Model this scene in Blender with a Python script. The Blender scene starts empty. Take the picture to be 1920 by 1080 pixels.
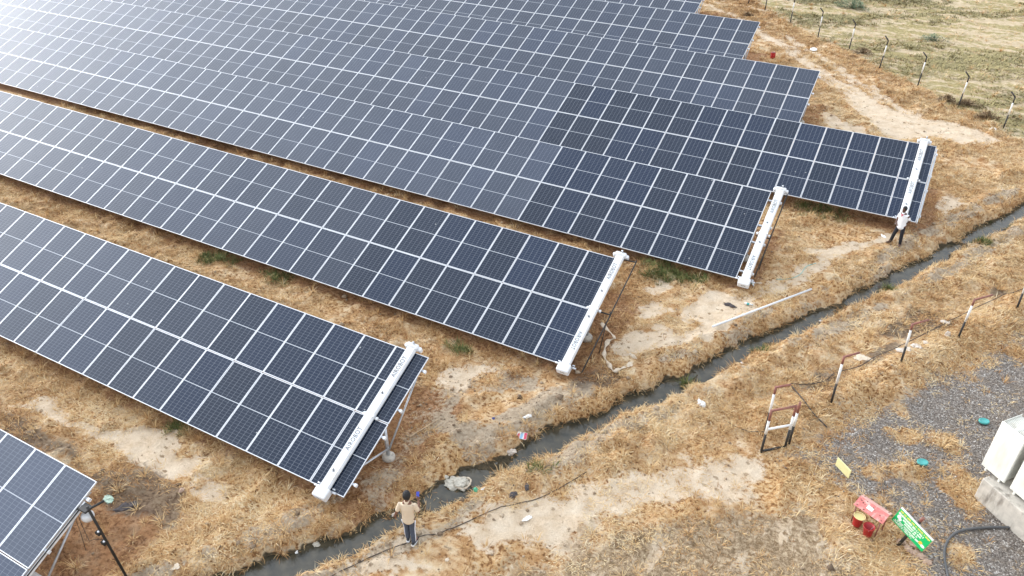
import bpy, bmesh, math, random
import numpy as np
from mathutils import Vector, Matrix
random.seed(7); RNG = np.random.default_rng(11)
SC = bpy.context.scene; COL = SC.collection
# ------------------------------------------------------------------ camera
PIT, YAW, ROL, FPX = 0.60850909, -0.50099973, -0.00737808, 1466.159
CP = np.array([10.48241794, -9.87560536, 16.19372648 + 0.6])
TILT, SLEN, PITCH = 0.36462998, 4.54109, 1.15
def cam_axes():
    f = np.array([math.sin(YAW)*math.cos(PIT), math.cos(YAW)*math.cos(PIT), -math.sin(PIT)])
    r = np.array([math.cos(YAW), -math.sin(YAW), 0.0]); u = np.cross(r, f)
    return (math.cos(ROL)*r+math.sin(ROL)*u, -math.sin(ROL)*r+math.cos(ROL)*u, f)
CR, CU, CF = cam_axes()
cam = bpy.data.cameras.new('camera'); cam.sensor_width = 36; cam.lens = FPX/1920*36
cam.clip_start = 0.1; cam.clip_end = 3000
camo = bpy.data.objects.new('camera', cam); COL.objects.link(camo)
camo.matrix_world = Matrix(((CR[0], CU[0], -CF[0], CP[0]), (CR[1], CU[1], -CF[1], CP[1]), (CR[2], CU[2], -CF[2], CP[2]), (0, 0, 0, 1)))
SC.camera = camo
def at(px, py, z=0.0):
    d = (px-960)/FPX*CR-(py-540)/FPX*CU+CF
    return CP+d*((z-CP[2])/d[2])
def ats(px, py, z=0.0):
    d = ((px-960)/FPX)[..., None]*CR-((py-540)/FPX)[..., None]*CU+CF
    return CP+d*((z-CP[2])/d[..., 2])[..., None]
def proj(P):
    v = P-CP; w = v@CF
    return 960+FPX*(v@CR)/w, 540-FPX*(v@CU)/w, w
# ------------------------------------------------------------------ sky and sun (hazy overcast, low veiled sun on the left)
SUN_AZ, SUN_EL = math.radians(-80), math.radians(12)
SD = Vector((math.sin(SUN_AZ)*math.cos(SUN_EL), math.cos(SUN_AZ)*math.cos(SUN_EL), math.sin(SUN_EL)))
W = bpy.data.worlds.new('World'); SC.world = W; W.use_nodes = True
nt = W.node_tree; nt.nodes.clear()
def nd(t, typ, **kw):
    n = t.nodes.new(typ)
    for k, v in kw.items():
        if k.startswith('i_'):
            n.inputs[int(k[2:]) if k[2:].isdigit() else k[2:]].default_value = v
        else: setattr(n, k, v)
    return n
sky = nd(nt, 'ShaderNodeTexSky', sky_type='NISHITA', sun_disc=False, sun_elevation=SUN_EL, sun_rotation=SUN_AZ, air_density=1.2, dust_density=4.0)
tc = nd(nt, 'ShaderNodeTexCoord')
dot = nd(nt, 'ShaderNodeVectorMath', operation='DOT_PRODUCT'); dot.inputs[1].default_value = SD
nt.links.new(tc.outputs['Generated'], dot.inputs[0])
ac = nd(nt, 'ShaderNodeMath', operation='ARCCOSINE'); nt.links.new(dot.outputs['Value'], ac.inputs[0])
def gauss(sig, amp):
    a = nd(nt, 'ShaderNodeMath', operation='DIVIDE', i_1=math.radians(sig)); nt.links.new(ac.outputs[0], a.inputs[0])
    b = nd(nt, 'ShaderNodeMath', operation='POWER', i_1=2.0); nt.links.new(a.outputs[0], b.inputs[0])
    c = nd(nt, 'ShaderNodeMath', operation='MULTIPLY', i_1=-1.0); nt.links.new(b.outputs[0], c.inputs[0])
    e = nd(nt, 'ShaderNodeMath', operation='EXPONENT'); nt.links.new(c.outputs[0], e.inputs[0])
    g = nd(nt, 'ShaderNodeMath', operation='MULTIPLY', i_1=amp); nt.links.new(e.outputs[0], g.inputs[0])
    return g
g1, g2 = gauss(17, 22.0), gauss(36, 20.0)
ad = nd(nt, 'ShaderNodeMath', operation='ADD'); nt.links.new(g1.outputs[0], ad.inputs[0]); nt.links.new(g2.outputs[0], ad.inputs[1])
cn = nd(nt, 'ShaderNodeTexNoise', i_Scale=2.2, i_Detail=4.0); nt.links.new(tc.outputs['Generated'], cn.inputs['Vector'])
cr = nd(nt, 'ShaderNodeMapRange', i_1=0.3, i_2=0.7, i_3=6.4, i_4=8.2); nt.links.new(cn.outputs['Fac'], cr.inputs[0])
ad2 = nd(nt, 'ShaderNodeMath', operation='ADD'); nt.links.new(ad.outputs[0], ad2.inputs[0]); nt.links.new(cr.outputs[0], ad2.inputs[1])
vm = nd(nt, 'ShaderNodeVectorMath', operation='SCALE'); vm.inputs[0].default_value = (0.93, 1.0, 1.10)
nt.links.new(ad2.outputs[0], vm.inputs['Scale'])
mx = nd(nt, 'ShaderNodeMixRGB', i_0=0.8); nt.links.new(sky.outputs[0], mx.inputs[1]); nt.links.new(vm.outputs[0], mx.inputs[2])
bg = nd(nt, 'ShaderNodeBackground', i_Strength=0.1); nt.links.new(mx.outputs[0], bg.inputs[0])
wo = nd(nt, 'ShaderNodeOutputWorld'); nt.links.new(bg.outputs[0], wo.inputs[0])
sl = bpy.data.lights.new('sun', 'SUN'); sl.energy = 0.5; sl.angle = math.radians(20); sl.color = (1, 0.95, 0.88)
so = bpy.data.objects.new('sun', sl); COL.objects.link(so); so.rotation_euler = SD.to_track_quat('Z', 'Y').to_euler(); so.location = (0, 0, 60)
SC.view_settings.view_transform = 'Standard'; SC.view_settings.look = 'None'; SC.view_settings.gamma = 1; SC.view_settings.exposure = 1.2
SC.cycles.max_bounces = 6
# ------------------------------------------------------------------ materials
def mat(name, col, rough=0.6, metal=0.0, var=0.0, vscale=8.0, bump=0.0, bscale=40.0, spec=0.5, dirt=None, dscale=3.0, damt=0.5, dstretch=1.0):
    m = bpy.data.materials.new(name); m.use_nodes = True; t = m.node_tree; b = t.nodes['Principled BSDF']
    b.inputs['Base Color'].default_value = (*col, 1); b.inputs['Roughness'].default_value = rough; b.inputs['Metallic'].default_value = metal
    b.inputs['Specular IOR Level'].default_value = spec
    tcn = nd(t, 'ShaderNodeTexCoord'); src = None
    if var:
        n = nd(t, 'ShaderNodeTexNoise', i_Scale=vscale, i_Detail=5.0); t.links.new(tcn.outputs['Object'], n.inputs['Vector'])
        r = nd(t, 'ShaderNodeValToRGB'); t.links.new(n.outputs['Fac'], r.inputs[0])
        r.color_ramp.elements[0].position = 0.3; r.color_ramp.elements[1].position = 0.7
        r.color_ramp.elements[0].color = (*[c*(1-var) for c in col], 1); r.color_ramp.elements[1].color = (*[min(1, c*(1+var)) for c in col], 1)
        src = r.outputs[0]
    if dirt:
        n = nd(t, 'ShaderNodeTexNoise', i_Scale=dscale, i_Detail=6.0, i_Roughness=0.65); mpg = nd(t, 'ShaderNodeMapping'); mpg.inputs['Scale'].default_value = (1, 1, dstretch); t.links.new(tcn.outputs['Object'], mpg.inputs['Vector']); t.links.new(mpg.outputs[0], n.inputs['Vector'])
        mr = nd(t, 'ShaderNodeMapRange', i_1=0.5, i_2=0.68, i_3=0.0, i_4=damt); t.links.new(n.outputs['Fac'], mr.inputs[0])
        mm = nd(t, 'ShaderNodeMixRGB', i_1=(*col, 1), i_2=(*dirt, 1)); t.links.new(mr.outputs[0], mm.inputs[0])
        if src: t.links.new(src, mm.inputs[1])
        src = mm.outputs[0]
    if src: t.links.new(src, b.inputs['Base Color'])
    if bump:
        n = nd(t, 'ShaderNodeTexNoise', i_Scale=bscale, i_Detail=4.0); t.links.new(tcn.outputs['Object'], n.inputs['Vector'])
        bp = nd(t, 'ShaderNodeBump', i_Strength=bump, i_Distance=0.02); t.links.new(n.outputs['Fac'], bp.inputs['Height']); t.links.new(bp.outputs[0], b.inputs['Normal'])
    return m
M = dict(
    alu=mat('aluminium frame', (0.66, 0.67, 0.69), 0.42, 0.3, 0.06, 3),
    galv=mat('galvanised steel', (0.52, 0.54, 0.57), 0.42, 0.6, 0.15, 9, dirt=(0.35, 0.3, 0.24), damt=0.3),
    white=mat('white painted metal', (0.72, 0.73, 0.745), 0.32, 0, 0.04, 2, dirt=(0.50, 0.46, 0.40), dscale=2.6, damt=0.5),
    ink=mat('dark grey print', (0.09, 0.095, 0.10), 0.6),
    black=mat('black steel', (0.022, 0.02, 0.018), 0.5, 0.2, 0.3, 6),
    blackpaint=mat('black paint', (0.02, 0.018, 0.016), 0.6, 0, 0.3, 12, dirt=(0.2, 0.13, 0.08), damt=0.35),
    postwhite=mat('white post paint', (0.76, 0.75, 0.72), 0.55, 0, 0.06, 10, dirt=(0.5, 0.42, 0.32), damt=0.5),
    maroon=mat('maroon paint', (0.23, 0.085, 0.062), 0.55, 0, 0.2, 9, dirt=(0.3, 0.17, 0.11), damt=0.5),
    brush=mat('black brush', (0.01, 0.01, 0.011), 0.8),
    concrete=mat('concrete', (0.50, 0.455, 0.39), 0.9, 0, 0.15, 5, 0.4, 30, dirt=(0.15, 0.125, 0.10), dscale=5, damt=0.75, dstretch=.22),
    cream=mat('cream enamel', (0.72, 0.71, 0.64), 0.45, 0, 0.03, 3, dirt=(0.50, 0.44, 0.35), dscale=4, damt=0.4, dstretch=.15),
    hose=mat('grey black hose', (0.085, 0.085, 0.085), 0.55, 0, 0.2, 20),
    wire=mat('dark cable', (0.05, 0.038, 0.03), 0.7, 0, 0.2, 20),
    red=mat('red bucket plastic', (0.42, 0.02, 0.022), 0.4, 0, 0.12, 10),
    yellowlin=mat('yellow plastic liner', (0.78, 0.70, 0.32), 0.5),
    darkin=mat('dark interior', (0.02, 0.012, 0.01), 0.8),
    fadered=mat('faded red sheet', (0.55, 0.16, 0.14), 0.6, 0, 0.12, 4, dirt=(0.60, 0.42, 0.36), dscale=9, damt=0.85),
    fadepink=mat('bleached red sheet', (0.62, 0.34, 0.29), 0.65, 0, 0.1, 5, dirt=(0.66, 0.5, 0.42), dscale=5, damt=0.7),
    rust=mat('rust spots', (0.10, 0.04, 0.025), 0.9, 0, 0.3, 20),
    sign=mat('green sign face', (0.0, 0.42, 0.115), 0.4),
    signy=mat('yellow print', (0.75, 0.62, 0.1), 0.5), signw=mat('white print', (0.78, 0.82, 0.72), 0.5), signo=mat('orange print', (0.75, 0.45, 0.05), 0.5),
    yboard=mat('pale yellow board', (0.78, 0.72, 0.36), 0.5, 0, 0.05, 6),
    teal=mat('teal plastic', (0.06, 0.33, 0.31), 0.4, 0, 0.08, 12), dkbase=mat('dark rubber', (0.04, 0.04, 0.04), 0.7),
    bag=mat('white plastic film', (0.74, 0.73, 0.70), 0.4, 0, 0.08, 12),
    sack=mat('woven beige sack', (0.50, 0.46, 0.38), 0.7, 0, 0.25, 14),
    cloth=mat('cream cloth', (0.60, 0.50, 0.38), 0.85, 0, 0.15, 14),
    green=mat('green plastic', (0.08, 0.42, 0.24), 0.45), palegreen=mat('pale green plastic', (0.35, 0.48, 0.38), 0.5, 0, 0.3, 20),
    pink=mat('pink packet print', (0.62, 0.05, 0.12), 0.4), blue=mat('light blue print', (0.25, 0.45, 0.62), 0.4), dkblue=mat('dark blue print', (0.03, 0.04, 0.16), 0.5),
    rag=mat('dark rag', (0.06, 0.05, 0.05), 0.9, 0, 0.4, 14), wood=mat('weathered wood', (0.42, 0.31, 0.2), 0.9, 0, 0.3, 9),
    stone=mat('pinkish stone', (0.42, 0.29, 0.21), 0.9, 0, 0.25, 6, 0.4, 20), palestone=mat('pale stone', (0.58, 0.5, 0.42), 0.9, 0, 0.2, 8, 0.4, 20),
    pvc=mat('grey white pipe', (0.66, 0.66, 0.66), 0.4, 0, 0.06, 4), box=mat('grey box', (0.45, 0.46, 0.47), 0.5), card=mat('brown sheet', (0.3, 0.2, 0.13), 0.8),
    skin=mat('brown skin', (0.16, 0.07, 0.04), 0.55), skin2=mat('dark brown skin', (0.10, 0.045, 0.03), 0.55), hair=mat('black hair', (0.008, 0.007, 0.007), 0.7, bump=0.6, bscale=80),
    tee=mat('cream shirt cloth', (0.62, 0.50, 0.36), 0.9, 0, 0.05, 8, 0.35, 14), shirt=mat('white shirt cloth', (0.80, 0.80, 0.82), 0.85, 0, 0.02, 8, 0.3, 14),
    jean=mat('slate track trousers', (0.055, 0.065, 0.09), 0.85, 0, 0.15, 10, 0.3, 16), trouser=mat('black trousers', (0.012, 0.013, 0.018), 0.85, 0, 0.1, 10, 0.3, 16),
    stripe=mat('white stripe', (0.72, 0.72, 0.78), 0.8), shoe=mat('black shoe', (0.015, 0.015, 0.017), 0.6), sole=mat('white sole', (0.78, 0.78, 0.78), 0.6), shoebr=mat('brown shoe', (0.11, 0.07, 0.045), 0.6),
    phone=mat('blue phone', (0.05, 0.08, 0.5), 0.3), eye=mat('eye', (0.03, 0.02, 0.02), 0.2), tealwire=mat('teal cord', (0.25, 0.48, 0.44), 0.6), reddish=mat('red inner collar', (0.45, 0.05, 0.08), 0.8))
# leaf / blade materials coloured by a per-blade tint attribute
def blade_mat(name, stops):
    m = bpy.data.materials.new(name); m.use_nodes = True; t = m.node_tree; b = t.nodes['Principled BSDF']
    a = nd(t, 'ShaderNodeAttribute', attribute_name='tint'); r = nd(t, 'ShaderNodeValToRGB'); t.links.new(a.outputs['Fac'], r.inputs[0])
    e = r.color_ramp.elements
    while len(e) < len(stops): e.new(0.5)
    for k, (p, c) in enumerate(stops): e[k].position = p; e[k].color = (*c, 1)
    t.links.new(r.outputs[0], b.inputs['Base Color']); b.inputs['Roughness'].default_value = 0.75; b.inputs['Specular IOR Level'].default_value = 0.2
    return m
M['straw'] = blade_mat('dry straw', [(0, (0.14, 0.062, 0.025)), (0.2, (0.36, 0.18, 0.07)), (0.5, (0.56, 0.35, 0.155)), (0.78, (0.69, 0.505, 0.27)), (1, (0.74, 0.61, 0.40))])
M['fieldg'] = blade_mat('field grass', [(0, (0.14, 0.13, 0.065)), (0.4, (0.29, 0.25, 0.125)), (0.75, (0.42, 0.345, 0.165)), (1, (0.54, 0.45, 0.26))])
M['greeng'] = blade_mat('green grass', [(0, (0.05, 0.07, 0.02)), (0.6, (0.14, 0.16, 0.05)), (1, (0.34, 0.28, 0.11))])
M['shrubleaf'] = blade_mat('grey green leaves', [(0, (0.06, 0.10, 0.06)), (0.6, (0.15, 0.21, 0.13)), (1, (0.28, 0.33, 0.20))])
M['drybush'] = blade_mat('dry brown twigs', [(0, (0.07, 0.045, 0.025)), (0.6, (0.17, 0.11, 0.06)), (1, (0.30, 0.2, 0.1))])
M['gravel'] = blade_mat('gravel', [(0, (0.12, 0.10, 0.083)), (0.5, (0.26, 0.218, 0.183)), (0.85, (0.40, 0.345, 0.295)), (1, (0.66, 0.62, 0.58))])
M['clod'] = blade_mat('earth clods', [(0, (0.13, 0.09, 0.06)), (0.5, (0.30, 0.22, 0.145)), (1, (0.50, 0.40, 0.29))])
def cell_mat():
    m = bpy.data.materials.new('solar cells under glass'); m.use_nodes = True; t = m.node_tree; b = t.nodes['Principled BSDF']; L = t.links.new
    uv = nd(t, 'ShaderNodeUVMap', uv_map='uv'); sp = nd(t, 'ShaderNodeSeparateXYZ'); L(uv.outputs[0], sp.inputs[0])
    def mth(op, a, bb=None, c=None):
        n = nd(t, 'ShaderNodeMath', operation=op)
        for i, v in enumerate((a, bb, c)):
            if v is None: continue
            if isinstance(v, (int, float)): n.inputs[i].default_value = v
            else: L(v, n.inputs[i])
        return n.outputs[0]
    def lines(x, n, hw):       # 1 on a line
        f = mth('FRACT', mth('MULTIPLY', x, n)); d = mth('MINIMUM', f, mth('SUBTRACT', 1.0, f))
        return mth('LESS_THAN', d, hw*n)
    u, v = sp.outputs[0], sp.outputs[1]
    lu = lines(u, 6.0, 0.0042); lv = lines(v, 24.0, 0.0014)
    mid = mth('LESS_THAN', mth('ABSOLUTE', mth('SUBTRACT', v, 0.5)), 0.0050)
    bus = mth('MULTIPLY', lines(u, 60.0, 0.0005), 0.12)
    ln = mth('MAXIMUM', mth('MULTIPLY', mth('MAXIMUM', lu, mth('MULTIPLY', lv, 0.75)), 0.62), bus)
    oi = nd(t, 'ShaderNodeObjectInfo'); r = nd(t, 'ShaderNodeValToRGB'); L(oi.outputs['Random'], r.inputs[0])
    e = r.color_ramp.elements; e[0].color = (0.0045, 0.0110, 0.026, 1); e[1].color = (0.0045, 0.0125, 0.032, 1); q = e.new(0.55); q.color = (0.0045, 0.0117, 0.028, 1); q = e.new(0.86); q.color = (0.0045, 0.0140, 0.038, 1)
    geo = nd(t, 'ShaderNodeNewGeometry'); nz = nd(t, 'ShaderNodeTexNoise', i_Scale=0.9, i_Detail=6.0, i_Roughness=0.6); L(geo.outputs['Position'], nz.inputs['Vector'])
    at_ = nd(t, 'ShaderNodeAttribute', attribute_type='OBJECT', attribute_name='dust')
    dust = mth('MULTIPLY', at_.outputs['Fac'], mth('MULTIPLY_ADD', nz.outputs['Fac'], 0.5, 0.75))
    # dust gathers along the lower frame of each panel, with specks of bird droppings
    low = mth('MULTIPLY', mth('SUBTRACT', 1.0, mth('MINIMUM', mth('MULTIPLY', v, 14.0), 1.0)), 0.10)
    dust = mth('ADD', dust, mth('MULTIPLY', low, mth('ADD', at_.outputs['Fac'], 0.3)))
    m0 = nd(t, 'ShaderNodeMixRGB', i_2=(0.27, 0.29, 0.33, 1)); L(r.outputs[0], m0.inputs[1]); L(ln, m0.inputs[0])
    m1 = nd(t, 'ShaderNodeMixRGB', i_2=(0.48, 0.50, 0.53, 1)); L(m0.outputs[0], m1.inputs[1]); L(mid, m1.inputs[0])
    m2 = nd(t, 'ShaderNodeMixRGB', i_2=(0.225, 0.25, 0.31, 1)); L(m1.outputs[0], m2.inputs[1]); L(mth('MULTIPLY', dust, 0.34), m2.inputs[0])
    vo = nd(t, 'ShaderNodeTexVoronoi', i_Scale=2.3); L(geo.outputs['Position'], vo.inputs['Vector'])
    vs = nd(t, 'ShaderNodeSeparateColor'); L(vo.outputs['Color'], vs.inputs[0])
    spot = mth('MULTIPLY', mth('LESS_THAN', vo.outputs['Distance'], 0.055), mth('GREATER_THAN', vs.outputs[0], 0.9))
    m3 = nd(t, 'ShaderNodeMixRGB', i_2=(0.55, 0.55, 0.53, 1)); L(m2.outputs[0], m3.inputs[1]); L(mth('MULTIPLY', spot, 0.6), m3.inputs[0])
    L(m3.outputs[0], b.inputs['Base Color'])
    L(mth('MULTIPLY_ADD', dust, 0.16, 0.13), b.inputs['Roughness']); b.inputs['IOR'].default_value = 1.34
    return m
M['cell'] = cell_mat()
# ------------------------------------------------------------------ mesh helpers
class MB:
    def __init__(s): s.v = []; s.f = []; s.mi = []; s.uv = []; s.sm = []
    def add(s, vs, fs, mi=0, uvs=None, smooth=False):
        o = len(s.v); s.v += [tuple(map(float, p)) for p in vs]
        for k, f in enumerate(fs):
            s.f.append(tuple(o+i for i in f)); s.mi.append(mi); s.sm.append(smooth); s.uv.append(uvs[k] if uvs else [(0, 0)]*len(f))
    def box(s, a, b, mi=0, T=None):
        (x0, y0, z0), (x1, y1, z1) = a, b
        vs = [Vector(p) for p in ((x0, y0, z0), (x1, y0, z0), (x1, y1, z0), (x0, y1, z0), (x0, y0, z1), (x1, y0, z1), (x1, y1, z1), (x0, y1, z1))]
        if T: vs = [T@p for p in vs]
        s.add(vs, [(3, 2, 1, 0), (4, 5, 6, 7), (0, 1, 5, 4), (1, 2, 6, 5), (2, 3, 7, 6), (3, 0, 4, 7)], mi)
    def bevbox(s, a, b, r=0.02, mi=0, T=None):
        (x0, y0, z0), (x1, y1, z1) = a, b; rings = []
        for z, i in ((z0, r), (z0+r, 0), (z1-r, 0), (z1, r)):
            c = r if i == 0 else r*0.6
            p = [(x0+i+c, y0+i), (x1-i-c, y0+i), (x1-i, y0+i+c), (x1-i, y1-i-c), (x1-i-c, y1-i), (x0+i+c, y1-i), (x0+i, y1-i-c), (x0+i, y0+i+c)]
            rings.append([Vector((x, y, z)) for x, y in p])
        vs = [p for q in rings for p in q]
        if T: vs = [T@p for p in vs]
        fs = [tuple(range(7, -1, -1)), tuple(range(24, 32))]
        for k in range(3):
            for j in range(8): fs.append((k*8+j, k*8+(j+1) % 8, k*8+8+(j+1) % 8, k*8+8+j))
        s.add(vs, fs, mi)
    def tube(s, pts, rad, n=8, mi=0, caps=True, smooth=True):
        P = [Vector(p) for p in pts]; R = rad if isinstance(rad, (list, tuple)) else [rad]*len(P)
        vs = []; ref = None
        for i, p in enumerate(P):
            d = (P[min(i+1, len(P)-1)]-P[max(i-1, 0)]).normalized()
            if ref is None: ref = d.orthogonal().normalized()
            ref = (ref-d*ref.dot(d)).normalized(); q = d.cross(ref)
            for j in range(n):
                a = 2*math.pi*j/n; vs.append(p+(ref*math.cos(a)+q*math.sin(a))*R[i])
        fs = [(i*n+j, i*n+(j+1) % n, (i+1)*n+(j+1) % n, (i+1)*n+j) for i in range(len(P)-1) for j in range(n)]
        s.add(vs, fs, mi, smooth=smooth)
        if caps:
            o = len(s.v)-len(vs); m = len(vs)
            s.f += [tuple(o+j for j in range(n-1, -1, -1)), tuple(o+m-n+j for j in range(n))]; s.mi += [mi, mi]; s.sm += [False, False]; s.uv += [[(0, 0)]*n]*2
    def lathe(s, prof, n=20, mi=0, c=(0, 0, 0), sx=1, sy=1, smooth=True):
        vs = [(c[0]+r*math.cos(2*math.pi*j/n)*sx, c[1]+r*math.sin(2*math.pi*j/n)*sy, c[2]+z) for r, z in prof for j in range(n)]
        fs = [(i*n+j, i*n+(j+1) % n, (i+1)*n+(j+1) % n, (i+1)*n+j) for i in range(len(prof)-1) for j in range(n)]
        fs += [tuple(range(n-1, -1, -1)), tuple((len(prof)-1)*n+j for j in range(n))]
        s.add(vs, fs, mi, smooth=smooth)
    def mesh(s, name, mats):
        me = bpy.data.meshes.new(name); me.from_pydata(s.v, [], s.f)
        for m in (mats if isinstance(mats, (list, tuple)) else [mats]): me.materials.append(m)
        me.polygons.foreach_set('material_index', s.mi); me.polygons.foreach_set('use_smooth', s.sm)
        ul = me.uv_layers.new(name='uv'); ul.data.foreach_set('uv', [c for f in s.uv for p in f for c in p]); me.update(); return me
    def obj(s, name, mats, parent=None, T=None): return link(name, s.mesh(name, mats), parent, T)
def link(name, me, parent=None, T=None):
    o = bpy.data.objects.new(name, me); COL.objects.link(o)
    if parent: o.parent = parent
    if T is not None: o.matrix_local = T
    return o
def tag(o, label=None, cat=None, group=None, kind=None):
    if label: o['label'] = label
    if cat: o['category'] = cat
    if group: o['group'] = group
    if kind: o['kind'] = kind
    return o
def thing(name, label, cat, loc=(0, 0, 0), rz=0, group=None, T=None):
    o = bpy.data.objects.new(name, None); COL.objects.link(o); o.empty_display_size = 0.2
    o.location = tuple(loc); o.rotation_euler = (0, 0, rz)
    if T is not None: o.matrix_world = T
    return tag(o, label, cat, group)
def copy_part(src, parent):
    c = src.copy(); COL.objects.link(c); c.parent = parent; return c
def bigmesh(name, V, F, material, tint=None, kind=None, smooth=False):      # numpy: F is (n,3) or (n,4)
    me = bpy.data.meshes.new(name); k = F.shape[1]
    me.vertices.add(len(V)); me.vertices.foreach_set('co', np.ascontiguousarray(V, dtype=np.float32).ravel())
    me.loops.add(F.size); me.loops.foreach_set('vertex_index', F.astype(np.int32).ravel())
    me.polygons.add(len(F)); me.polygons.foreach_set('loop_start', np.arange(0, F.size, k, dtype=np.int32))
    if smooth: me.polygons.foreach_set('use_smooth', np.ones(len(F), dtype=bool))
    me.update(calc_edges=True); me.materials.append(material)
    if tint is not None:
        a = me.attributes.new('tint', 'FLOAT', 'POINT'); a.data.foreach_set('value', np.ascontiguousarray(tint, dtype=np.float32))
    return me
# ------------------------------------------------------------------ numpy noise, polygons, terrain
def _h(x, y, s):
    n = (x*374761393+y*668265263+s*974634777) & 0xffffffff
    n = ((n ^ (n >> 13))*1274126177) & 0xffffffff
    return ((n ^ (n >> 16)) & 0xffff)/65535.0
def vnoise(x, y, s=0):
    xi = np.floor(x).astype(np.int64); yi = np.floor(y).astype(np.int64); u = x-xi; v = y-yi
    u = u*u*(3-2*u); v = v*v*(3-2*v)
    return (_h(xi, yi, s)*(1-u)+_h(xi+1, yi, s)*u)*(1-v)+(_h(xi, yi+1, s)*(1-u)+_h(xi+1, yi+1, s)*u)*v
def fbm(x, y, s=0, o=4):
    t = 0; a = 0.5
    for k in range(o): t = t+a*vnoise(x*2**k, y*2**k, s+k*17); a *= 0.5
    return t/(1-0.5**o)
def segd(X, Y, a, b):
    ax, ay = a[0], a[1]; dx, dy = b[0]-ax, b[1]-ay; t = np.clip(((X-ax)*dx+(Y-ay)*dy)/(dx*dx+dy*dy+1e-12), 0, 1)
    return np.hypot(X-ax-t*dx, Y-ay-t*dy), t
def polysd(X, Y, P):                       # signed distance, positive inside
    d = np.full(X.shape, 1e9); ins = np.zeros(X.shape, bool); n = len(P)
    for i in range(n):
        a, b = P[i], P[(i+1) % n]; d = np.minimum(d, segd(X, Y, a, b)[0])
        c = ((a[1] > Y) != (b[1] > Y)) & (X < (b[0]-a[0])*(Y-a[1])/(b[1]-a[1]+1e-12)+a[0]); ins ^= c
    return np.where(ins, d, -d)
def W2(pts, z=0.0): return [at(x, y, z)[:2] for x, y in pts]
WATER = -0.30
DPX = [(300, 1160), (400, 1115), (480, 1085), (560, 1056), (640, 1027), (710, 990), (770, 955), (850, 915), (930, 880), (1010, 842), (1100, 797), (1200, 752), (1300, 710), (1400, 659), (1500, 612), (1600, 565), (1700, 513), (1800, 458), (1920, 398), (2080, 330), (2300, 250)]
DW = [.66*q for q in [.5, .5, .5, .5, .48, .46, .5, .6, .52, .42, .38, .40, .42, .44, .44, .42, .42, .45, .5, .5, .5]]
DP = [at(x, y, WATER)[:2] for x, y in DPX]
def ditch(X, Y):
    d = np.full(X.shape, 1e9); w = np.full(X.shape, .45)
    for i in range(len(DP)-1):
        di, t = segd(X, Y, DP[i], DP[i+1]); m = di < d; d = np.where(m, di, d); w = np.where(m, DW[i]*(1-t)+DW[i+1]*t, w)
    return d, w
RIDGE = W2([(1440, 790), (1500, 770), (1560, 752), (1625, 715), (1690, 680), (1797, 634), (1907, 580), (2060, 500)])
def line_d(X, Y, L):
    d = np.full(X.shape, 1e9)
    for a, b in zip(L, L[1:]): d = np.minimum(d, segd(X, Y, a, b)[0])
    return d
def sstep(a, b, x): t = np.clip((x-a)/(b-a), 0, 1); return t*t*(3-2*t)
def height(X, Y):
    d, w = ditch(X, Y); e = d+0.26*(fbm(X*1.0, Y*1.0, 3)-.5)*2+.20*(fbm(X*4, Y*4, 9, 2)-.5)
    z = 0.10*(fbm(X*.25, Y*.25, 1)-.5)+0.09*(fbm(X*1.1, Y*1.1, 2)-.5)+0.05*(fbm(X*3.0, Y*3.0, 5, 3)-.5)
    z = z+0.20*np.exp(-((e-w-.8)/.5)**2)*sstep(.3, .7, fbm(X*.6, Y*.6, 33, 2))+0.20*np.exp(-((e-w-.6)/.6)**2)*(fbm(X*3.2, Y*3.2, 31, 3)-.5)*2
    z = z+0.22*np.exp(-(line_d(X, Y, RIDGE)/.55)**2)
    return z-0.62*(1-.52*sstep(.52, .68, fbm(X*.8, Y*.8, 35, 3)))*(1-sstep(w*.5, w+.32, e))
def samp(A, x, y):
    i = np.clip(np.searchsorted(GX, x)-1, 0, nx-2); j = np.clip(np.searchsorted(GY, y)-1, 0, ny-2)
    u = np.clip((x-GX[i])/(GX[i+1]-GX[i]), 0, 1); v = np.clip((y-GY[j])/(GY[j+1]-GY[j]), 0, 1)
    return (A[j, i]*(1-u)+A[j, i+1]*u)*(1-v)+(A[j+1, i]*(1-u)+A[j+1, i+1]*u)*v
def gz(x, y): return float(samp(Z, np.array([x]), np.array([y]))[0])
def ground(px, py):
    p = at(px, py, 0); z = gz(p[0], p[1])
    for _ in range(3): p = at(px, py, z); z = gz(p[0], p[1])
    return Vector((p[0], p[1], z))
def axis(a, b, st, far):
    core = np.arange(a, b+st/2, st); out = []; s = st; x = b
    while x < far: s *= 1.22; x += s; out.append(x)
    lo = []; s = st; x = a
    while x > -far: s *= 1.22; x -= s; lo.append(x)
    return np.array(lo[::-1]+list(core)+out)
GX = axis(-22, 25, .11, 900); GY = axis(-7.5, 52, .11, 1200)
X, Y = np.meshgrid(GX, GY); nx, ny = len(GX), len(GY)
Z = height(X, Y)
ROWS = dict(A=(-4.528, -7.662, -.009, 7), B=(0, 0, 0, 21), C=(2.803, 7.632, -.098, 33), D=(6.264, 15.165, -.148, 46), E=(11.682, 22.263, .07, 56), F=(5.375, 29.836, .044, 50), G=(.272, 37.539, -.016, 32), H=(-5.2, 45.1, .0, 16))
def soft(P, warp=0.5, edge=.26, sc=1.1, seed=0, z=0.0):
    wx = X+warp*(fbm(X*sc, Y*sc, 40+seed)-.5)*2.4; wy = Y+warp*(fbm(X*sc, Y*sc, 60+seed)-.5)*2.4
    return np.clip(0.5+polysd(wx, wy, W2(P, z))/(2*edge), 0, 1)
def strip(P, w, warp=.5, edge=.5, seed=0):
    wx = X+warp*(fbm(X*.9, Y*.9, 45+seed)-.5)*2.4; wy = Y+warp*(fbm(X*.9, Y*.9, 65+seed)-.5)*2.4
    return np.clip(0.5+(w-line_d(wx, wy, W2(P)))/(2*edge), 0, 1)
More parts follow.
